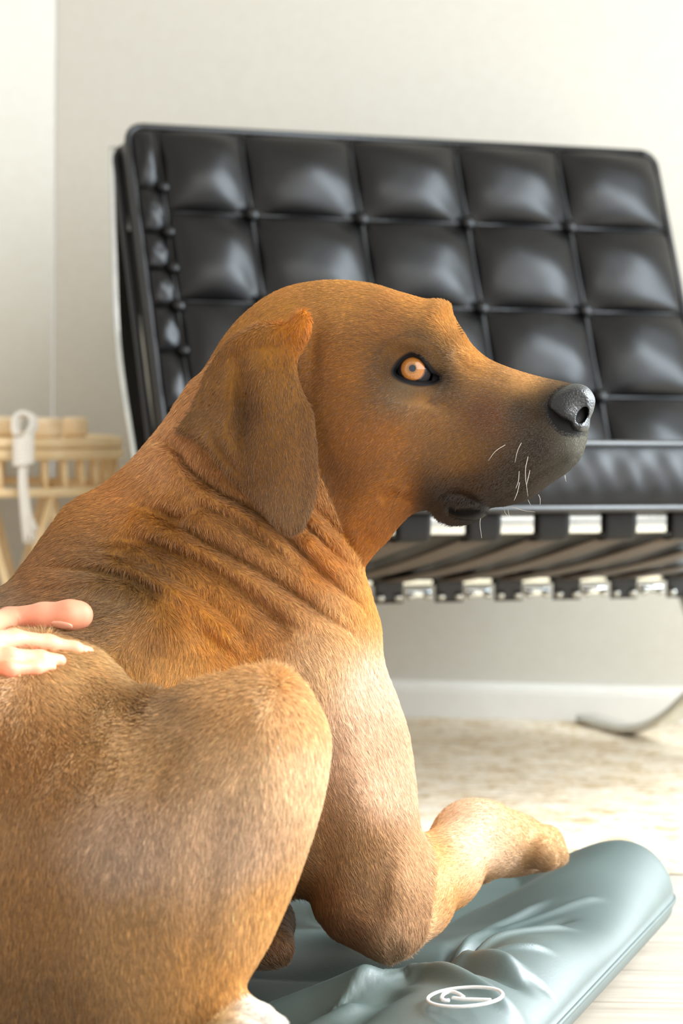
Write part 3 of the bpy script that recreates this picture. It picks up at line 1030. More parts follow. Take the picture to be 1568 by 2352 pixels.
r2_ = ramp(nt, nz.outputs['Fac'], [(.3, (.6, .55, .5)), (.7, (1.2, 1.15, 1.1))])
nt.links.new(r.outputs[0], mix.inputs[1]); nt.links.new(r2_.outputs[0], mix.inputs[2])
nt.links.new(mix.outputs[0], b.inputs['Base Color'])
b.inputs['Roughness'].default_value = .1; b.inputs['Coat Weight'].default_value = .5; b.inputs['Coat Roughness'].default_value = .03
M_IRIS = m
eye = mesh_np('eye', *ico(eye_w, EYE_R, 4), M_EYEW, dog)


def cap(r, a0, a1, n=40, rings=10):
    V, Fc, val = [], [], []
    for i in range(rings + 1):
        a = a0 + (a1 - a0) * i / rings
        for k in range(n):
            p = 2 * math.pi * k / n
            V.append(eye_w + r * (gz_w * math.cos(a) + math.sin(a) * (gx * math.cos(p) + gy * math.sin(p))))
            val.append(i / rings)
    for i in range(rings):
        for k in range(n):
            Fc.append((i * n + k, i * n + (k + 1) % n, (i + 1) * n + (k + 1) % n, (i + 1) * n + k))
    return np.array(V), Fc, val


V, Fc, val = cap(EYE_R * 1.012, .12, .80)
iris = mesh_np('iris', V, Fc, M_IRIS, eye)
fa = iris.data.attributes.new('ring', 'FLOAT', 'POINT')
fa.data.foreach_set('value', np.array(val, np.float32))
V, Fc, val = cap(EYE_R * 1.016, .004, .19, 24, 4)
mesh_np('pupil', V, Fc, M_PUP, eye)

# nose leather, a part with its own pebbled skin and two nostrils
nose_outline = [(1250, 948), (1247, 925), (1262, 902), (1295, 886), (1325, 881), (1350, 890), (1366, 915), (1363, 942), (1355, 962), (1352, 984), (1336, 998), (1312, 994), (1297, 978), (1272, 968)]
NOSE = Relief(nose_outline, [(1250, 940, .0335), (1265, 910, .031), (1300, 895, .0285), (1350, 900, .0225), (1360, 940, .0200), (1330, 950, .0275), (1290, 950, .0355), (1320, 990, .0285), (1275, 968, .035)], 20.0, head_Z,
              marks=[('blob', .0030, 1303, 950, 26, 20, 30), ('blob', .0025, 1325, 985, 24, 8, -10)])
sl_line = catmull([(1250, 938), (1268, 950), (1286, 966), (1304, 974)], 5)
SLD = line_dist(sl_line, MGX, MGY)[0].astype(np.float32)
NST = catmull([(1322, 968), (1326, 948), (1340, 934), (1350, 938), (1348, 956), (1336, 972)], 5, True)
NSD = poly_dist(NST, MGX, MGY).astype(np.float32)
PHI = line_dist([(1352, 960), (1347, 985), (1342, 1002)], MGX, MGY)[0].astype(np.float32)


def nose_f(q):
    z = q[..., 2]
    px, py = CX + q[..., 0] / z * FPX, CY + q[..., 1] / z * FPX
    f = NOSE(px, py, z)
    dzm = np.abs(z - (HZ(px)))
    inner = np.maximum(-sample(NSD, px, py) * z / FPX, .008 - dzm)
    f = smax(f, -inner, .0018)
    sl = np.maximum(sample(SLD, px, py) * z / FPX - .0022, .012 - dzm)
    return smax(f, -sl, .002)


lo = campt(1230, 860, 1.95); hi = campt(1385, 1015, 1.95)
NV, NF = surface_nets(nose_f, (lo[0], lo[1], 1.875), (hi[0], hi[1], 1.965), .0008)
NV = project(nose_f, NV, 2, .001)
m, nt, b = new_mat('nose_leather')
tc = nt.nodes.new('ShaderNodeTexCoord')
vo = nt.nodes.new('ShaderNodeTexVoronoi'); vo.inputs['Scale'].default_value = 620
nt.links.new(tc.outputs['Object'], vo.inputs['Vector'])
b.inputs['Base Color'].default_value = (.012, .013, .014, 1)
b.inputs['Roughness'].default_value = .46
b.inputs['Specular IOR Level'].default_value = .45
inv = nt.nodes.new('ShaderNodeMath'); inv.operation = 'SUBTRACT'; inv.inputs[0].default_value = 1
nt.links.new(vo.outputs['Distance'], inv.inputs[1])
bump(nt, b, inv.outputs[0], .55, .0008)
nose = mesh_np('nose', cam2world(NV), NF, m, dog)
tag(nose, 'damp black pebbled nose')

# whiskers and lashes
m, nt, b = new_mat('whisker_hair')
b.inputs['Base Color'].default_value = (.75, .70, .62, 1); b.inputs['Roughness'].default_value = .4
M_WH = m
m, nt, b = new_mat('dark_hair')
b.inputs['Base Color'].default_value = (.015, .012, .01, 1); b.inputs['Roughness'].default_value = .5
M_DH = m


def whisker(pxs, out, mat=M_WH, r=.0002, name='whisker'):
    d0 = ray_depth(*pxs[0]) or float(HZ(pxs[0][0]))
    n = len(pxs)
    q = np.array([campt(x, y, d0 + .0008 - out * (i / (n - 1)) ** .8) for i, (x, y) in enumerate(pxs)])
    q = catmull(q, 5)
    V, Fc = tube(cam2world(q), np.linspace(r, r * .3, len(q)), 5)
    mesh_np(name, V, Fc, mat, dog)


for w_, o_ in [([(1163, 1020), (1138, 1036), (1121, 1058)], .012), ([(1198, 1015), (1188, 1036), (1182, 1063)], .012), ([(1213, 1045), (1206, 1085), (1212, 1140)], .016),
               ([(1192, 1080), (1190, 1105), (1184, 1122)], .012), ([(1217, 1078), (1212, 1100), (1209, 1114)], .012), ([(1193, 1106), (1188, 1130), (1180, 1150)], .010),
               ([(1156, 1164), (1160, 1178), (1171, 1190)], .006), ([(1164, 1160), (1168, 1180), (1174, 1196)], .008), ([(1103, 1190), (1102, 1206), (1106, 1236)], .006),
               ([(1212, 1148), (1216, 1156), (1218, 1160)], .006), ([(1236, 1136), (1240, 1146), (1240, 1160)], .004), ([(1297, 1092), (1298, 1100), (1300, 1106)], .006), ([(1170, 1162), (1200, 1172), (1228, 1176)], .004)]:
    whisker(w_, o_)
whisker([(918, 1128), (902, 1160), (892, 1206)], .014, M_DH, .0002)
for k in range(5):
    x = 1046 + k * 2.6
    whisker([(x, 744 + k * 6), (x + 8, 744 + k * 5.4), (x + 13 - k * 1.2, 740 + k * 6.5 + (k % 2) * 3)], .001, M_DH, .0003, 'eyelash')

# ------------------------------------------------------------------ the room
def wall_slab(name, p0, p1, z0, z1, thick, mat, kind='structure'):
    """upright slab whose front runs from p0 to p1 (x, y); the thickness goes away from the room"""
    p0, p1 = np.array(p0, float), np.array(p1, float)
    t = (p1 - p0) / np.linalg.norm(p1 - p0)
    n = np.array([-t[1], t[0]])
    c = np.r_[(p0 + p1) / 2 + n * thick / 2, (z0 + z1) / 2]
    o = bevel_box(name, c, np.r_[(p1 - p0) / 2, 0], np.r_[n * thick / 2, 0], (0, 0, (z1 - z0) / 2), min(.004, thick * .2), mat)
    return tag(o, kind=kind)


CORN = np.array([-.441, 3.971])
BWD = np.array([1, -.10]) / math.hypot(1, .10)
LWD = np.array([-math.cos(math.radians(11)), -math.sin(math.radians(11))])
wall_slab('wall_back', CORN, CORN + BWD * 3.4, 0, 2.6, .12, M_WALL)
wall_slab('wall_left', CORN + LWD * 1.7, CORN, 0, 2.6, .12, M_WALL)


def base_board(name, a, b):
    a, b = np.array(a), np.array(b)
    t = (b - a) / np.linalg.norm(b - a)
    n = np.array([t[1], -t[0]])
    prof = [(0, 0), (.013, 0), (.013, .046), (.011, .054), (.006, .058), (0, .060)]
    V = [np.r_[p + n * o_, z] for p in (a, b) for (o_, z) in prof]
    k = len(prof)
    Fc = [(i, (i + 1) % k, k + (i + 1) % k, k + i) for i in range(k)] + [tuple(range(k))[::-1], tuple(range(k, 2 * k))]
    o = mesh_np(name, V, Fc, M_TRIM, smooth=False)
    return tag(o, kind='structure')


base_board('baseboard_back', CORN, CORN + BWD * 3.4)
base_board('baseboard_left', CORN + LWD * 1.7, CORN)

tag(bevel_box('ceiling', (.5, 2.0, 2.66), (2.0, 0, 0), (0, 2.2, 0), (0, 0, .05), .004, M_CEIL), kind='structure')

# floor boards
M_FLOOR = simple_mat('subfloor', (150, 138, 122), (160, 148, 132), .8, 10, 0)
m, nt, b = new_mat('pale_floor_board')
nz = noise_node(nt, 7, 6, .6, stretch=(1, 14, 1))
nz2 = noise_node(nt, 2.2, 3, .5, stretch=(1, 3, 1))
r = ramp(nt, nz.outputs['Fac'], [(.25, tuple(s2l((160, 148, 134)))), (.5, tuple(s2l((184, 174, 160)))), (.75, tuple(s2l((198, 189, 177))))])
r2_ = ramp(nt, nz2.outputs['Fac'], [(.3, (.86, .84, .82)), (.7, (1, 1, 1))])
mix = nt.nodes.new('ShaderNodeMixRGB'); mix.blend_type = 'MULTIPLY'; mix.inputs[0].default_value = 1
nt.links.new(r.outputs[0], mix.inputs[1]); nt.links.new(r2_.outputs[0], mix.inputs[2])
nt.links.new(mix.outputs[0], b.inputs['Base Color'])
b.inputs['Roughness'].default_value = .38
bump(nt, b, nz.outputs['Fac'], .15, .001)
M_BOARD = m
v, f = box_vf((.4, 2.2, -.022), (1.9, 0, 0), (0, 1.95, 0), (0, 0, .010))
floor = tag(mesh_np('floor', v, f, M_FLOOR, smooth=False), kind='structure')
proto = {}
for k in range(21):
    y = .66 + k * .118
    x = -1.5 + (k * .53) % 1.1 - 1.1
    while x < 2.3:
        x0, x1 = max(x, -1.5), min(x + 1.1, 2.3)
        if x1 - x0 > .05:
            key = round(x1 - x0, 3)
            if key not in proto:
                bm = bmesh.new()
                vv, ff = box_vf((0, 0, 0), ((x1 - x0) / 2 - .0009, 0, 0), (0, .0581, 0), (0, 0, .006))
                vs = [bm.verts.new(p) for p in vv]
                for q in ff:
                    bm.faces.new([vs[i] for i in q])
                bmesh.ops.recalc_face_normals(bm, faces=bm.faces)
                bmesh.ops.bevel(bm, geom=[e for e in bm.edges if all(q.co.z > 0 for q in e.verts)], offset=.0016, segments=1, affect='EDGES')
                pm = bpy.data.meshes.new('plank'); bm.to_mesh(pm); bm.free()
                pm.materials.append(M_BOARD)
                proto[key] = pm
            o = bpy.data.objects.new('plank', proto[key])
            COL.objects.link(o)
            o.parent = floor
            o.location = ((x0 + x1) / 2, y, -.006)
        x += 1.1

# rug: a woven slab whose rows of yarn stand up
m, nt, b = new_mat('woven_wool')
nz = noise_node(nt, 44, 5, .65, stretch=(.45, 1.8, 1))
nz2 = noise_node(nt, 150, 3, .6, stretch=(.4, 1, 1))
r = ramp(nt, nz.outputs['Fac'], [(.34, tuple(s2l((176, 148, 108)))), (.45, tuple(s2l((212, 195, 168)))), (.58, tuple(s2l((222, 211, 194))))])
r2_ = ramp(nt, nz2.outputs['Fac'], [(.3, (.78, .74, .68)), (.65, (1.04, 1.03, 1.02))])
mix = nt.nodes.new('ShaderNodeMixRGB'); mix.blend_type = 'MULTIPLY'; mix.inputs[0].default_value = .9
nt.links.new(r.outputs[0], mix.inputs[1]); nt.links.new(r2_.outputs[0], mix.inputs[2])
nt.links.new(mix.outputs[0], b.inputs['Base Color'])
b.inputs['Roughness'].default_value = .95; b.inputs['Specular IOR Level'].default_value = .1
bump(nt, b, nz2.outputs['Fac'], .5, .002)
NXr, NYr = 420, 330
RX0, RX1, RY0 = -1.35, 2.1, 2.70
sx = np.linspace(0, 1, NXr); sy = np.linspace(0, 1, NYr)
gx_, gy_ = np.meshgrid(sx, sy)
X = RX0 + (RX1 - RX0) * gx_
yb = np.minimum(3.971 - .1 * (X + .441), 3.971 + (X + .441) * math.tan(math.radians(11))) - .016
yb = np.where(X < -.441, 3.971 + (X + .441) * math.tan(math.radians(11)) - .02, yb)
Y = RY0 + (yb - RY0) * gy_
rows = np.sin(2 * math.pi * Y / .0115 + .8 * np.sin(X * 9) + .5 * np.sin(X * 37 + Y * 60))
loops = np.sin(2 * math.pi * X / .019 + 1.6 * np.floor(Y / .0115))
edge = np.clip(np.minimum.reduce([gx_, 1 - gx_, gy_ * .35, (1 - gy_) * .35]) / .006, 0, 1)
Z = .0015 + edge ** .5 * (.0065 + .0014 * rows + .0008 * loops + .0006 * rng.normal(size=X.shape))
V = np.stack([X, Y, Z], -1).reshape(-1, 3)
ii = (np.arange(NYr - 1)[:, None] * NXr + np.arange(NXr - 1)[None]).ravel()
Fq = np.stack([ii, ii + 1, ii + NXr + 1, ii + NXr], 1)
rug = mesh_np('rug', V, Fq, m)
tag(rug, 'cream and tan woven wool rug under the black chair, reaching to the wall', 'rug')

# ------------------------------------------------------------------ dog bed
KC = np.array([.335, 2.43])
E1 = np.array([.295, .955]); E1 /= np.linalg.norm(E1)
E2 = np.array([-E1[1], E1[0]])
BL, BW = 1.17, .86
BC = KC - E1 * BL / 2 + E2 * BW / 2


def onbed(pts, z=.092):
    return [tuple(P_on_z(x, y, z)[:2]) for x, y in pts]


bed_lines = [  # (height, width in metres, traced fold)
    (.0045, .008, [(985, 2192), (1060, 2150), (1150, 2115), (1260, 2090), (1340, 2080)]),
    (-.004, .010, [(980, 2185), (1060, 2135), (1150, 2095), (1260, 2065), (1340, 2050)]),
    (.0045, .009, [(990, 2180), (1050, 2120), (1120, 2065), (1200, 2030), (1270, 2010)]),
    (-.004, .009, [(1000, 2150), (1060, 2085), (1120, 2040)]),
    (.0035, .007, [(1000, 2192), (1100, 2168), (1200, 2156), (1290, 2146)]),
    (-.007, .016, [(985, 2196), (1050, 2192), (1140, 2205), (1230, 2222)]),
    (.0080, .016, [(955, 2192), (985, 2180), (1060, 2176), (1160, 2190), (1230, 2205)]),
    (.0085, .015, [(880, 2215), (930, 2200), (1000, 2215), (1080, 2240), (1190, 2262), (1260, 2290)]),
    (-.0045, .018, [(760, 2320), (820, 2275), (880, 2245), (940, 2230)]),
    (.0200, .034, [(250, 2230), (420, 2215), (640, 2208), (720, 2206), (800, 2208), (860, 2214), (920, 2228)]),
    (.0050, .016, [(640, 2270), (740, 2260), (840, 2235)]),
    (-.0040, .014, [(620, 2290), (740, 2290), (800, 2270)]),
    (-.0070, .016, [(930, 2352), (1020, 2338), (1120, 2330), (1200, 2335)]),
    (.0040, .012, [(1250, 2330), (1300, 2260), (1330, 2200)]),
    (.0030, .008, [(1100, 2080), (1200, 2055), (1320, 2030), (1400, 2020)]),
    (-.0030, .010, [(1210, 2195), (1240, 2200), (1260, 2196)]),
    (.0050, .010, [(700, 2120), (740, 2140), (780, 2185)]),
]
bed_lines = [(a, w * (.72 if w < .03 else 1), catmull(onbed(p), 4)) for a, w, p in bed_lines]
press = [(P(885, 2195, 1.955), .036, .060), (P(960, 2170, 1.99), .026, .06), (P(1080, 2080, 2.08), .024, .07), (P(1200, 2010, 2.17), .030, .09), (P(1180, 1990, 2.42), .042, .13), (P(1000, 1990, 2.45), .05, .16), (P(560, 2330, 1.66), .018, .10),
         (P(300, 2350, 1.75), .040, .20), (P(300, 2200, 1.95), .040, .20), (P(650, 2170, 1.95), .024, .09), (P(800, 2010, 2.2), .036, .13), (P(900, 1970, 2.32), .036, .12), (P(-150, 2300, 1.85), .04, .22)]


def bed_top(X, Y):
    a = (X - BC[0]) * E1[0] + (Y - BC[1]) * E1[1]
    b_ = (X - BC[0]) * E2[0] + (Y - BC[1]) * E2[1]
    T = .102 + .012 * np.exp(-((b_ + BW / 2 - .11) / .10) ** 2) + .036 * np.exp(-((a - BL / 2 + .06) ** 2 + (b_ + BW / 2 - .05) ** 2) / .018)
    T = T - .012 * np.clip((b_ + .1) / .4, 0, 1)
    for (p, dz, w) in press:
        T = T - dz * np.exp(-((X - p[0]) ** 2 + (Y - p[1]) ** 2) / (w * w))
    for amp, w, pl in bed_lines:
        d, t = line_dist(pl, X, Y)
        fd = np.clip(np.minimum(t, 1 - t) / .25, 0, 1)
        T = T + 1.5 * amp * np.exp(-(d / w) ** 2) * fd * fd * (3 - 2 * fd)
    T = T + .0012 * np.sin(a * 31 + 2 * np.sin(b_ * 17)) + .0008 * np.sin(b_ * 47 + a * 20)
    return np.maximum(T, .045)


n1, n2 = 460, 360
s1 = np.linspace(-1, 1, n1); s2 = np.linspace(-1, 1, n2)
S1, S2 = np.meshgrid(np.sin(s1 * math.pi / 2) * .45 + s1 * .55, np.sin(s2 * math.pi / 2) * .45 + s2 * .55, indexing='ij')
RE = .115
ea, eb = (1 - np.abs(S1)) * BL / 2, (1 - np.abs(S2)) * BW / 2
ua, ub = np.maximum(1 - ea / RE, 0), np.maximum(1 - eb / RE, 0)
pa, pb = ua * np.sqrt(1 - ub ** 2 / 2), ub * np.sqrt(1 - ua ** 2 / 2)       # square corners drawn in to round ones
a_ = np.sign(S1) * np.where(ua > 0, BL / 2 - RE * (1 - pa), np.abs(S1) * BL / 2)
b__ = np.sign(S2) * np.where(ub > 0, BW / 2 - RE * (1 - pb), np.abs(S2) * BW / 2)
BX, BY = BC[0] + a_ * E1[0] + b__ * E2[0], BC[1] + a_ * E1[1] + b__ * E2[1]
pr = np.sqrt(np.clip(1 - np.minimum(pa ** 2 + pb ** 2, 1), 0, 1))
MIDZ = .046
TZ = bed_top(BX, BY)
Zt = MIDZ + (TZ - MIDZ) * pr
rb = np.sqrt(np.clip(1 - np.minimum((pa ** 2 + pb ** 2), 1), 0, 1)) ** .8
Zb = MIDZ - (MIDZ - .0006) * rb


def bed_z(x, y):
    """height of the bed's upper side away from its edges"""
    return float(bed_top(np.array([x]), np.array([y]))[0])


Vt = np.stack([BX, BY, Zt], -1).reshape(-1, 3)
Vb = np.stack([BX, BY, Zb], -1).reshape(-1, 3)
ii = (np.arange(n1 - 1)[:, None] * n2 + np.arange(n2 - 1)[None]).ravel()
Ft = np.stack([ii, ii + n2, ii + n2 + 1, ii + 1], 1)
Fb = Ft[:, ::-1] + n1 * n2
rim_i = np.r_[np.arange(n2), np.arange(1, n1) * n2 + n2 - 1, (n1 - 1) * n2 + np.arange(n2 - 2, -1, -1), np.arange(n1 - 2, -1, -1) * n2]
Fr = np.stack([rim_i[:-1], rim_i[1:], rim_i[1:] + n1 * n2, rim_i[:-1] + n1 * n2], 1)
m, nt, b = new_mat('grey_green_faux_leather')
nz = noise_node(nt, 420, 4, .6)
nz2 = noise_node(nt, 9, 3, .5)
r = ramp(nt, nz2.outputs['Fac'], [(.3, tuple(s2l((58, 73, 72)))), (.7, tuple(s2l((69, 85, 83))))])
nt.links.new(r.outputs[0], b.inputs['Base Color'])
b.inputs['Roughness'].default_value = .44
b.inputs['Specular IOR Level'].default_value = .75
bump(nt, b, nz.outputs['Fac'], .16, .0008)
M_BED = m
bed = empty('dog_bed', (BC[0], BC[1], 0))
tag(bed, 'plump grey-green faux leather dog bed with a white stitched oval emblem, under the dog', 'dog bed')
mesh_np('cushion', np.concatenate([Vt, Vb]), np.concatenate([Ft, Fb, Fr]), M_BED, bed)
# piped seam round the side of the bed
V, Fc = tube(np.c_[BX.ravel()[rim_i[::4]], BY.ravel()[rim_i[::4]], np.full(len(rim_i[::4]), MIDZ)], .0022, 8)
mesh_np('piping', V, Fc, M_BED, bed)


def stitch(pts, r=.0012):
    o2 = catmull(pts, 6)
    q = np.array([P_on_z(x, y, .088) for x, y in o2])
    for _ in range(8):
        hz = bed_top(q[:, 0], q[:, 1]) + .0002
        q = np.array([P_on_z(x, y, z) for (x, y), z in zip(o2, hz)])
    return tube(np.array(q), r, 7)


mb = MB()
th_ = np.linspace(0, 2 * math.pi, 25)
ov = [(1068 + 86 * math.cos(t) + 6 * math.sin(t), 2290 - 7 * math.cos(t) + 21.5 * math.sin(t)) for t in th_]
mb.add(stitch(ov))
emblem = empty('emblem', tuple(P_on_z(1068, 2290, .088)))
emblem.parent = bed
emblem.matrix_parent_inverse = world_of(bed).inverted()
mb.build('stitched_oval', M_EMBROID, emblem)
MB().add(stitch([(1031, 2298), (1020, 2298), (1014, 2292), (1018, 2284), (1030, 2279), (1042, 2279), (1055, 2284), (1064, 2290)], .0013)).build('stitched_letter_bow', M_EMBROID, emblem)
MB().add(stitch([(1039, 2292), (1062, 2295), (1095, 2296), (1126, 2297)], .0013)).build('stitched_letter_bar', M_EMBROID, emblem)
tag(emblem, 'white stitched oval holding a curled letter')

# ------------------------------------------------------------------ lounge chair
TL, TR = P(290, 290, 3.40), P(1500, 355, 3.70)
CHW = TR - TL; CHW[2] = 0
HALF = np.linalg.norm(CHW) / 2
CHW /= np.linalg.norm(CHW)
CHF = np.array([CHW[1], -CHW[0], 0])
CHO = (TL + TR) / 2
TOPZ = CHO[2]; CHO = CHO * [1, 1, 0]
RC = math.radians(23)
UPW = np.array([0, 0, 1.0])
BN = CHF * math.cos(RC) + UPW * math.sin(RC)          # normal of the back's face
BT = CHF * math.sin(RC) - UPW * math.cos(RC)          # down the back's face


def ch(s, u, z):
    return CHO + CHW * s + CHF * u + UPW * z


def bk(s, t, n=0.0):
    return CHO + UPW * TOPZ + CHW * s + BT * t + BN * n


chair = empty('lounge_chair', tuple(ch(0, .25, 0)))
tag(chair, 'black button-tufted leather lounge chair with steel frame, standing on the rug by the wall', 'chair')


def part_empty(name, loc, parent):
    o = empty(name, tuple(loc))
    o.parent = parent
    o.matrix_parent_inverse = world_of(parent).inverted()
    return o


def tuft(name, f3, s0, s1_, t0, t1, corners, Hh, parent, n=18, seed=0, edge_round=(0, 0, 0, 0)):
    """one leather panel: a pillow between its seams, pulled in at the buttons; f3(s, t, n) places it"""
    rg = np.random.default_rng(seed)
    u = (1 - np.cos(np.linspace(0, math.pi, n))) / 2
    A_, B_ = np.meshgrid(u, u, indexing='ij')
    prof = lambda x: (np.clip(np.sin(math.pi * x), 0, 1)) ** .42
    h = Hh * prof(A_) * prof(B_)
    S, Tt = s0 + (s1_ - s0) * A_, t0 + (t1 - t0) * B_
    for (cs, ct) in corners:
        rr = np.hypot(S - cs, Tt - ct)
        an = np.arctan2(Tt - ct, S - cs)
        h = h - .55 * Hh * np.exp(-(rr / .028) ** 2) * prof(A_) ** .5 * prof(B_) ** .5
        h = h + .0030 * np.cos(an * (9 + rg.integers(0, 4)) + rg.uniform(0, 6)) * np.exp(-(rr / .045) ** 2) * np.clip(rr / .02, 0, 1) * prof(A_) * prof(B_)
    ph = rg.uniform(0, 6, 3)
    h = h + .0012 * np.sin(S * 60 + Tt * 30 + ph[0]) * prof(A_) * prof(B_) + .0010 * np.sin(Tt * 90 - S * 40 + ph[1]) * prof(A_) * prof(B_)
    V = np.array([f3(s, t, q) for s, t, q in zip(S.ravel(), Tt.ravel(), h.ravel())])
    ii = (np.arange(n - 1)[:, None] * n + np.arange(n - 1)[None]).ravel()
    Fq = np.stack([ii, ii + n, ii + n + 1, ii + 1], 1)
    return mesh_np(name, V, Fq, M_LEATHER, parent)


back = part_empty('back_cushion', bk(0, .5, 0), chair)
PT = .515
bevel_box('cushion_core', bk(0, PT / 2, -.030), CHW * (HALF - .004), BT * PT / 2, BN * .027, .012, M_LEATHER, back, 3)
cols = [-HALF + .004, -.352, -.234, -.078, .078, .234, HALF - .004]
rows_ = [.004, .122, .248, .374, PT - .004]
for ci in range(1, 6):
    for ri in range(4):
        s0, s1_ = cols[ci], cols[ci + 1]
        t0, t1 = rows_[ri], rows_[ri + 1]
        cs = [(s, t) for s in ((s0,) if ci > 1 else ()) + ((s1_,) if ci < 5 else ()) for t in ((t0,) if ri > 0 else ()) + ((t1,) if ri < 3 else ())]
        tuft('leather_panel', bk, s0 + .0012, s1_ - .0012, t0 + .001, t1 - .001, cs, .030, back, seed=ci * 10 + ri)
srows = [.004, .088, .152, .203, .256, .318, .40, PT - .004]
for k in range(7):
    tuft('leather_panel', lambda s, t, n: bk(s, t, n), cols[0], cols[1] - .0012, srows[k] + .001, srows[k + 1] - .001, [(cols[1], t) for t in (srows[k], srows[k + 1]) if .05 < t < .5], .017, back, 12, 90 + k)


def button(c, nrm_, parent, r=.0105):
    n_ = np.asarray(nrm_) / np.linalg.norm(nrm_)
    x_ = np.cross(n_, (0, 0, 1)); x_ /= np.linalg.norm(x_)
    y_ = np.cross(n_, x_)
    mesh_np('button', *ico(c, r, 2, (1, 1, .6), np.array([x_, y_, n_])), M_LEATHER, parent)


for s in cols[2:6]:
    for t in rows_[1:4]:
        button(bk(s, t, .006), BN, back)
for t in srows[1:7]:
    button(bk(cols[1], t, .006), BN, back, .009)
for s in cols[1:6]:
    V, Fc = tube([bk(s, t, .0015) for t in np.linspace(.006, PT - .006, 30)], .0032, 6)
    mesh_np('seam_welt', V, Fc, M_LEATHER2, back)
for t in rows_[1:4]:
    V, Fc = tube([bk(s, t, .0005) for s in np.linspace(cols[1], cols[6], 30)], .0024, 6)
    mesh_np('seam_welt', V, Fc, M_LEATHER2, back)


def piping_loop(name, f3, s0, s1_, t0, t1, n, r, rad, parent):
    pts = []
    for (cs, ct, a0) in ((s1_ - rad, t0 + rad, -90), (s1_ - rad, t1 - rad, 0), (s0 + rad, t1 - rad, 90), (s0 + rad, t0 + rad, 180)):
        for a in np.linspace(a0, a0 + 90, 6):
            pts.append(f3(cs + rad * math.cos(math.radians(a)), ct + rad * math.sin(math.radians(a)), n))
    pts.append(pts[0])
    V, Fc = tube(pts, r, 8)
    return mesh_np(name, V, Fc, M_LEATHER2, parent)


piping_loop('piping', bk, -HALF, HALF, -.001, PT, .000, .0048, .022, back)
piping_loop('piping', bk, -HALF, HALF, -.001, PT, -.056, .0048, .022, back)

# seat cushion, sloping down to the back
SU0, SU1 = .185, .655
SA = math.atan2(.112, SU1 - SU0)
SZ1 = .441
ST = CHF * math.cos(SA) + UPW * math.sin(SA)
SN = UPW * math.cos(SA) - CHF * math.sin(SA)
SLEN = (SU1 - SU0) / math.cos(SA)
SORG = ch(0, SU1, SZ1)


def st(s, t, n=0.0):
    return SORG + CHW * s - ST * t + SN * n


seat = part_empty('seat_cushion', st(0, SLEN / 2, -.04), chair)
STH = .072
bevel_box('cushion_core', st(0, SLEN / 2, -STH / 2), CHW * (HALF - .004), ST * SLEN / 2, SN * STH / 2, .012, M_LEATHER, seat, 3)
scol = [-HALF + .004, -.234, -.078, .078, .234, HALF - .004]
srow = [.004, .125, .25, .375, SLEN - .004]
for ci in range(5):
    for ri in range(4):
        cs = [(s, t) for s in ((scol[ci],) if ci else ()) + ((scol[ci + 1],) if ci < 4 else ()) for t in ((srow[ri],) if ri else ()) + ((srow[ri + 1],) if ri < 3 else ())]
        tuft('leather_panel', st, scol[ci] + .001, scol[ci + 1] - .001, srow[ri] + .001, srow[ri + 1] - .001, cs, .013, seat, 12, 200 + ci * 9 + ri)
for s in scol[1:5]:
    for t in srow[1:4]:
        button(st(s, t, .005), SN, seat)
# front boxing strip with soft creases
nb1, nb2 = 160, 14
sB = np.linspace(-HALF + .004, HALF - .004, nb1); tB = np.linspace(0, 1, nb2)
SB, TB = np.meshgrid(sB, tB, indexing='ij')
bul = .010 * np.sin(math.pi * TB) ** .6 + .0007 * np.sin(SB * 95 + 5 * TB + 2 * np.sin(SB * 23)) * np.sin(math.pi * TB) + .0004 * np.sin(SB * 210 - 6 * TB) * np.sin(math.pi * TB)
V = (SORG + CHW * SB[..., None] - SN * (STH * TB)[..., None] + ST * bul[..., None]).reshape(-1, 3)
ii = (np.arange(nb1 - 1)[:, None] * nb2 + np.arange(nb2 - 1)[None]).ravel()
mesh_np('boxing_strip', V, np.stack([ii, ii + 1, ii + nb2 + 1, ii + nb2], 1), M_LEATHER, seat)
piping_loop('piping', st, -HALF, HALF, 0, SLEN, .001, .0048, .02, seat)
piping_loop('piping', st, -HALF, HALF, 0, SLEN, -STH - .001, .0048, .02, seat)

# steel frame: two X-shaped sides, joined by the rails
rs = .375
curveA = [(-.062, TOPZ - .022), (-.050, .68), (-.028, .55), (.045, .405), (.12, .275), (.22, .155), (.40, .055), (.57, .0160)]
curveB = [(.645, .345), (.52, .318), (.40, .268), (.30, .195), (.215, .118), (.11, .05), (.0, .018), (-.138, .0160)]
for sgn in (-1, 1):
    sf = part_empty('side_frame', ch(sgn * rs, .25, .2), chair)
    for cv in (curveA, curveB):
        q = [ch(sgn * rs, u, z) for u, z in catmull(cv, 8)]
        V, Fc = tube(q, 1.0, 12, flat=(.0062, .0185), up=np.cross(CHW, q[1] - q[0]))
        mesh_np('flat_bar', V, Fc, M_STEEL, sf)
RF, RB = (.628, .352), (.168, .256)
for nm, (u, z) in (('front_rail', RF), ('rear_rail', RB)):
    bevel_box(nm, ch(0, u, z), CHW * (HALF - .012), CHF * .006, UPW * .0125, .002, M_STEEL, chair)
bevel_box('top_rail', ch(0, -.043, TOPZ - .12), CHW * (rs - .005), CHF * .005, UPW * .012, .002, M_STEEL, chair)
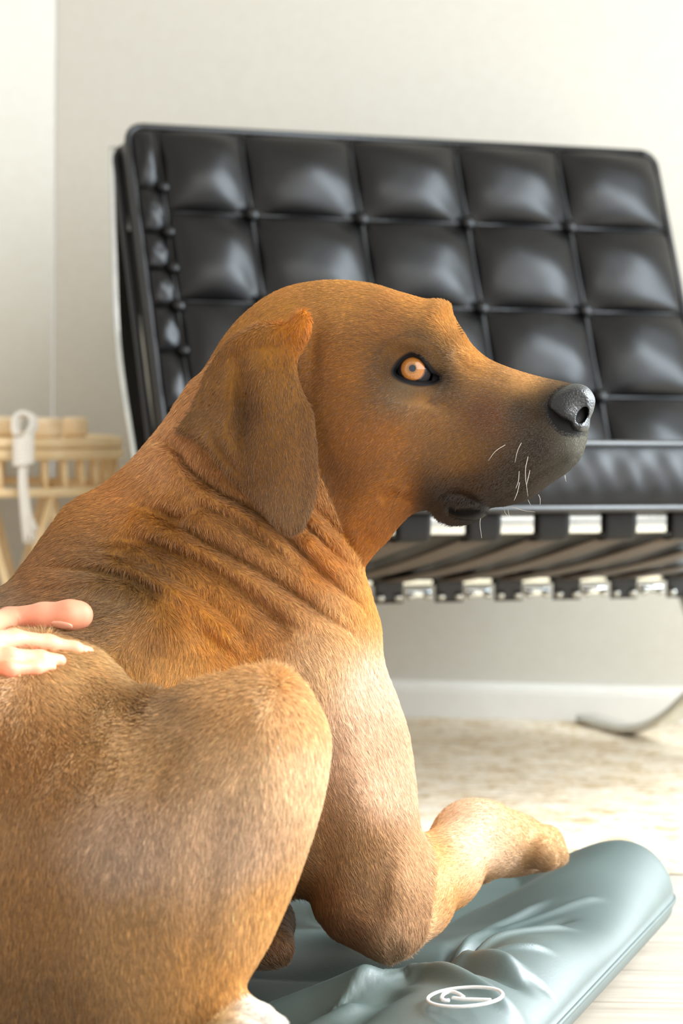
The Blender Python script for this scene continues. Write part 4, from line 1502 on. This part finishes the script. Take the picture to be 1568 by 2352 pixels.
for k in range(9):
    s = -.345 + k * .0862
    stp = part_empty('strap', ch(s, .4, .28), chair)
    prof = [(RF[0] - .012, RF[1] - .020), (RF[0] + .006, RF[1] - .019), (RF[0] + .0105, RF[1] - .012), (RF[0] + .011, RF[1] + .012), (RF[0] + .004, RF[1] + .0175), (RF[0] - .03, RF[1] + .008)]
    q = [ch(s, u, z) for u, z in catmull(prof, 4)]
    V, Fc = tube(q, 1.0, 10, flat=(.0019, .0205), up=np.cross(CHW, q[1] - q[0]))
    mesh_np('rail_loop', V, Fc, M_LEATHER, stp)
    w = np.linspace(0, 1, 14)
    q = [ch(s, RF[0] - .012 + (RB[0] + .012 - RF[0] + .012) * t, RF[1] - .0195 + (RB[1] - .006 - RF[1] + .0195) * t - .006 * math.sin(math.pi * t)) for t in w]
    V, Fc = tube(q, 1.0, 10, flat=(.0019, .0205), up=np.cross(CHW, q[1] - q[0]))
    mesh_np('band', V, Fc, M_STRAP, stp)
    prof = [(RB[0] + .030, RB[1] + .0005), (RB[0] + .0125, RB[1] + .002), (RB[0] + .0105, RB[1] - .010), (RB[0] + .0100, RB[1] - .034)]
    q = [ch(s, u, z) for u, z in catmull(prof, 4)]
    V, Fc = tube(q, 1.0, 10, flat=(.0022, .0205), up=np.cross(CHW, q[1] - q[0]))
    mesh_np('folded_end', V, Fc, M_LEATHER2, stp)
    for dx in (-.0125, .0125):
        mesh_np('stud', *ico(ch(s + dx, RB[0] + .0125, RB[1] - .026), .0062, 2), M_STEEL, stp)
for k in range(8):
    s = -.345 + (k + .5) * .0862
    gap = part_empty('rail_clip', ch(s, RB[0], RB[1] - .02), chair)
    bevel_box('clip_plate', ch(s, RB[0] + .006, RB[1] - .022), CHW * .0185, CHF * .004, UPW * .006, .002, M_STEEL, gap)
    for dx in (-.0125, .0125):
        mesh_np('stud', *ico(ch(s + dx, RB[0] + .011, RB[1] - .025), .0058, 2), M_STEEL, gap)

# ------------------------------------------------------------------ rattan stool with the wooden chain
SD = 3.68
c_ = P(-78, 1020, SD)
SCX, SCY, SR, STOP = c_[0], c_[1], .213, P(100, 1003, SD - .19)[2]
stool = empty('rattan_stool', (SCX, SCY, 0))
tag(stool, 'round pale rattan stool with caned sides and crossing legs beside the black chair', 'stool')


def ring(name, z, r, h, rr, parent, mat=M_BAMBOO):
    n = 56
    pts = [(SCX + r * math.cos(2 * math.pi * k / n), SCY + r * math.sin(2 * math.pi * k / n), z) for k in range(n + 1)]
    V, Fc = tube(pts, 1.0, 10, flat=(h, rr), up=(0, 0, 1))
    return mesh_np(name, V, Fc, mat, parent)


bm = bmesh.new()
bmesh.ops.create_cone(bm, cap_ends=True, segments=56, radius1=SR - .004, radius2=SR - .004, depth=.012)
bmesh.ops.translate(bm, verts=bm.verts, vec=(SCX, SCY, STOP - .0085))
bm_obj('woven_top', bm, M_BAMBOO, stool, False)
zz = [P(100, y, SD - .19)[2] for y in (1020, 1046, 1133)]
ring('hoop', zz[0], SR, .0062, .0075, stool)
ring('hoop', zz[1], SR + .001, .0072, .0075, stool)
ring('hoop', zz[2], SR, .0062, .0075, stool)
NPK = 40
for k in range(NPK):
    a = 2 * math.pi * k / NPK + .03
    p0 = np.array([SCX + (SR - .003) * math.cos(a), SCY + (SR - .003) * math.sin(a), zz[1]])
    p1 = np.array([SCX + (SR - .003) * math.cos(a + .02), SCY + (SR - .003) * math.sin(a + .02), zz[2]])
    V, Fc = tube([p0, (p0 + p1) / 2, p1], .0048, 7)
    mesh_np('cane', V, Fc, M_BAMBOO, stool)
ring('foot_hoop', .008, SR - .01, .007, .008, stool)
NL = 13
for k in range(NL):
    a = 2 * math.pi * (k + .25) / NL
    for sgn in (-1, 1):
        b2 = a + sgn * 2 * math.pi / NL * 1.02
        rr0, rr1 = SR - .002 - (.011 if sgn > 0 else 0), SR - .012 - (.0 if sgn > 0 else .004)
        p0 = np.array([SCX + rr0 * math.cos(a), SCY + rr0 * math.sin(a), zz[2]])
        p1 = np.array([SCX + rr1 * math.cos(b2), SCY + rr1 * math.sin(b2), .010])
        pts = []
        for t in np.linspace(0, 1, 6):
            an = a + (b2 - a) * t
            rr = rr0 + (rr1 - rr0) * t
            pts.append((SCX + rr * math.cos(an), SCY + rr * math.sin(an), zz[2] + (.010 - zz[2]) * t))
        V, Fc = tube(pts, .0058, 8)
        mesh_np('crossing_cane', V, Fc, M_BAMBOO, stool)

chain = empty('wooden_chain', tuple(P(100, 1003, SD - .12)))
tag(chain, 'chain of chunky pale wooden links with a knotted white rope tassel, on the rattan stool', 'decoration')


def link_ring(px0, px1, d, tilt, half_h=.0135):
    c = P((px0 + px1) / 2, 985, d); c[2] = STOP - .0025 + half_h
    ro = (px1 - px0) / 2 / FPX * d
    n, seg = 40, 12
    V, Fc = [], []
    th = min(.011, ro * .45)
    for i in range(n):
        a = 2 * math.pi * i / n
        for k in range(seg):
            b2 = 2 * math.pi * (k + .5) / seg
            ca, sa = math.cos(b2), math.sin(b2)
            dr, dz = math.copysign(abs(ca) ** .4, ca) * th, math.copysign(abs(sa) ** .4, sa) * half_h
            r = ro - th + dr
            V.append((c[0] + r * math.cos(a), c[1] + 1.25 * r * math.sin(a), c[2] + dz))
    for i in range(n):
        for k in range(seg):
            Fc.append((i * seg + k, ((i + 1) % n) * seg + k, ((i + 1) % n) * seg + (k + 1) % seg, i * seg + (k + 1) % seg))
    mesh_np('link', V, Fc, M_WOODLINK, chain)


link_ring(-75, 44, SD - .10, 0)
link_ring(72, 143, SD - .13, 0)
link_ring(143, 201, SD - .06, 0)
DT = SD - .212
kp = [(40, 1000), (36, 975), (42, 955), (58, 948), (74, 956), (78, 975), (70, 992), (62, 1004)]
for j in range(3):
    q = [P(x + 5 * j - 5, y + 2 * j, DT + .004 + .018 * math.sin(math.pi * i / 7) + .006 * j) for i, (x, y) in enumerate(kp)]
    V, Fc = tube(catmull(q, 5), .0034, 8)
    mesh_np('rope_loop', V, Fc, M_ROPE, chain)
for j in range(7):
    y0 = 1005 + j * 9
    q = [P(54 + 20 * math.cos(a), y0 + 7 * math.sin(a * .5) , DT - .010 * math.sin(a) - .006) for a in np.linspace(-.4, math.pi + .4, 9)]
    V, Fc = tube(q, .0036, 8)
    mesh_np('rope_wrap', V, Fc, M_ROPE, chain)
tas = MB()
for j in range(26):
    x0 = 46 + 15 * rng.random()
    dx = 18 * rng.random() + 4
    dd = DT - .010 + .020 * rng.random()
    q = [P(x0, 1060, dd), P(x0 + dx * .1 - 2, 1110, dd - .003), P(x0 + dx * .5, 1180, dd), P(x0 + dx + 4, 1215 + 40 * rng.random(), dd + .002)]
    tas.add(tube(catmull(q, 4), .0021, 6))
tag(tas.build('tassel', M_ROPE, chain), kind='stuff')

# ------------------------------------------------------------------ hand on the dog's back
def surf(px, py, lift):
    d = ray_depth(px, py) or 1.75
    return (px, py, d - lift)


fingers = [
    [(-70, 1448, 30), (20, 1425, 29), (100, 1417, 32), (160, 1414, 35), (181, 1413, 33)],
    [(-70, 1480, 28), (30, 1472, 27), (110, 1482, 24), (170, 1492, 18), (204, 1496, 12)],
    [(-70, 1512, 26), (20, 1512, 24), (90, 1516, 22), (136, 1518, 16)],
    [(-70, 1538, 22), (20, 1538, 19), (80, 1536, 16), (118, 1532, 12)],
]
HS = []
for fi, fg in enumerate(fingers):
    ch_ = []
    for (x, y, r) in fg:
        d = 1.700 + .012 * fi if x < 0 else (ray_depth(x, y) or 1.72)
        ch_.append((x, y, d - r / FPX * 1.7 * (1.0 if x < 0 else .62), r))
    HS.append(Chain(ch_, .004))
dk = 1.690
PALM = [Chain([(-70, 1452, dk, 36), (-260, 1470, dk - .01, 44), (-330, 1500, dk, 56)], .01), Chain([(-70, 1495, dk, 40), (-250, 1505, dk, 54), (-330, 1505, dk, 60)], .01),
        Chain([(-70, 1528, dk + .01, 34), (-250, 1540, dk, 46), (-330, 1510, dk, 56)], .01)]
THUMB = Chain([(-290, 1530, dk - .02, 44), (-210, 1572, dk - .045, 36), (-120, 1580, dk - .055, 32), (-80, 1576, dk - .058, 26)], .006)
ARM = Chain([(-330, 1505, dk, 58), (-440, 1500, dk - .02, 66), (-800, 1440, dk - .10, 92)], .02)


def hand_f(q):
    f = HS[0](q)
    for h in HS[1:]:
        f = smin(f, h(q), .0022)
    pf = PALM[0](q)
    for p in PALM[1:]:
        pf = smin(pf, p(q), .012)
    f = smin(f, pf, .010)
    f = smin(f, THUMB(q), .010)
    return smin(f, ARM(q), .02)


HV, HF = surface_nets(hand_f, (-.46, .05, 1.54), (-.145, .17, 1.84), .0022)
HV = project(hand_f, relax(HV, HF, 1, .4), 3, .002)
person = empty('person', tuple(P(-300, 1500, 1.70)))
tag(person, 'bare hand of a person reaching in to stroke the back of the dog', 'person')
mesh_np('hand', cam2world(HV), HF, M_SKIN, person)
for (x, y, rx, ry, dz) in ((140, 1436, 30, 12, -.001), (196, 1494, 10, 6, 0)):
    d = ray_depth(x, y, hand_f, 1.5, 1.85)
    if d:
        c = campt(x, y, d + .0006)
        g = grad(hand_f, c[None])[0]; g /= np.linalg.norm(g)
        ax_ = np.array([1, -.1, 0]) - g * (np.array([1, -.1, 0]) @ g); ax_ /= np.linalg.norm(ax_)
        ay_ = np.cross(g, ax_)
        V, Fc = ico((0, 0, 0), 1, 2, (rx / FPX * d, ry / FPX * d, .0012))
        mesh_np('finger_nail', cam2world(c + V @ np.array([ax_, ay_, g])), Fc, M_NAIL, person)
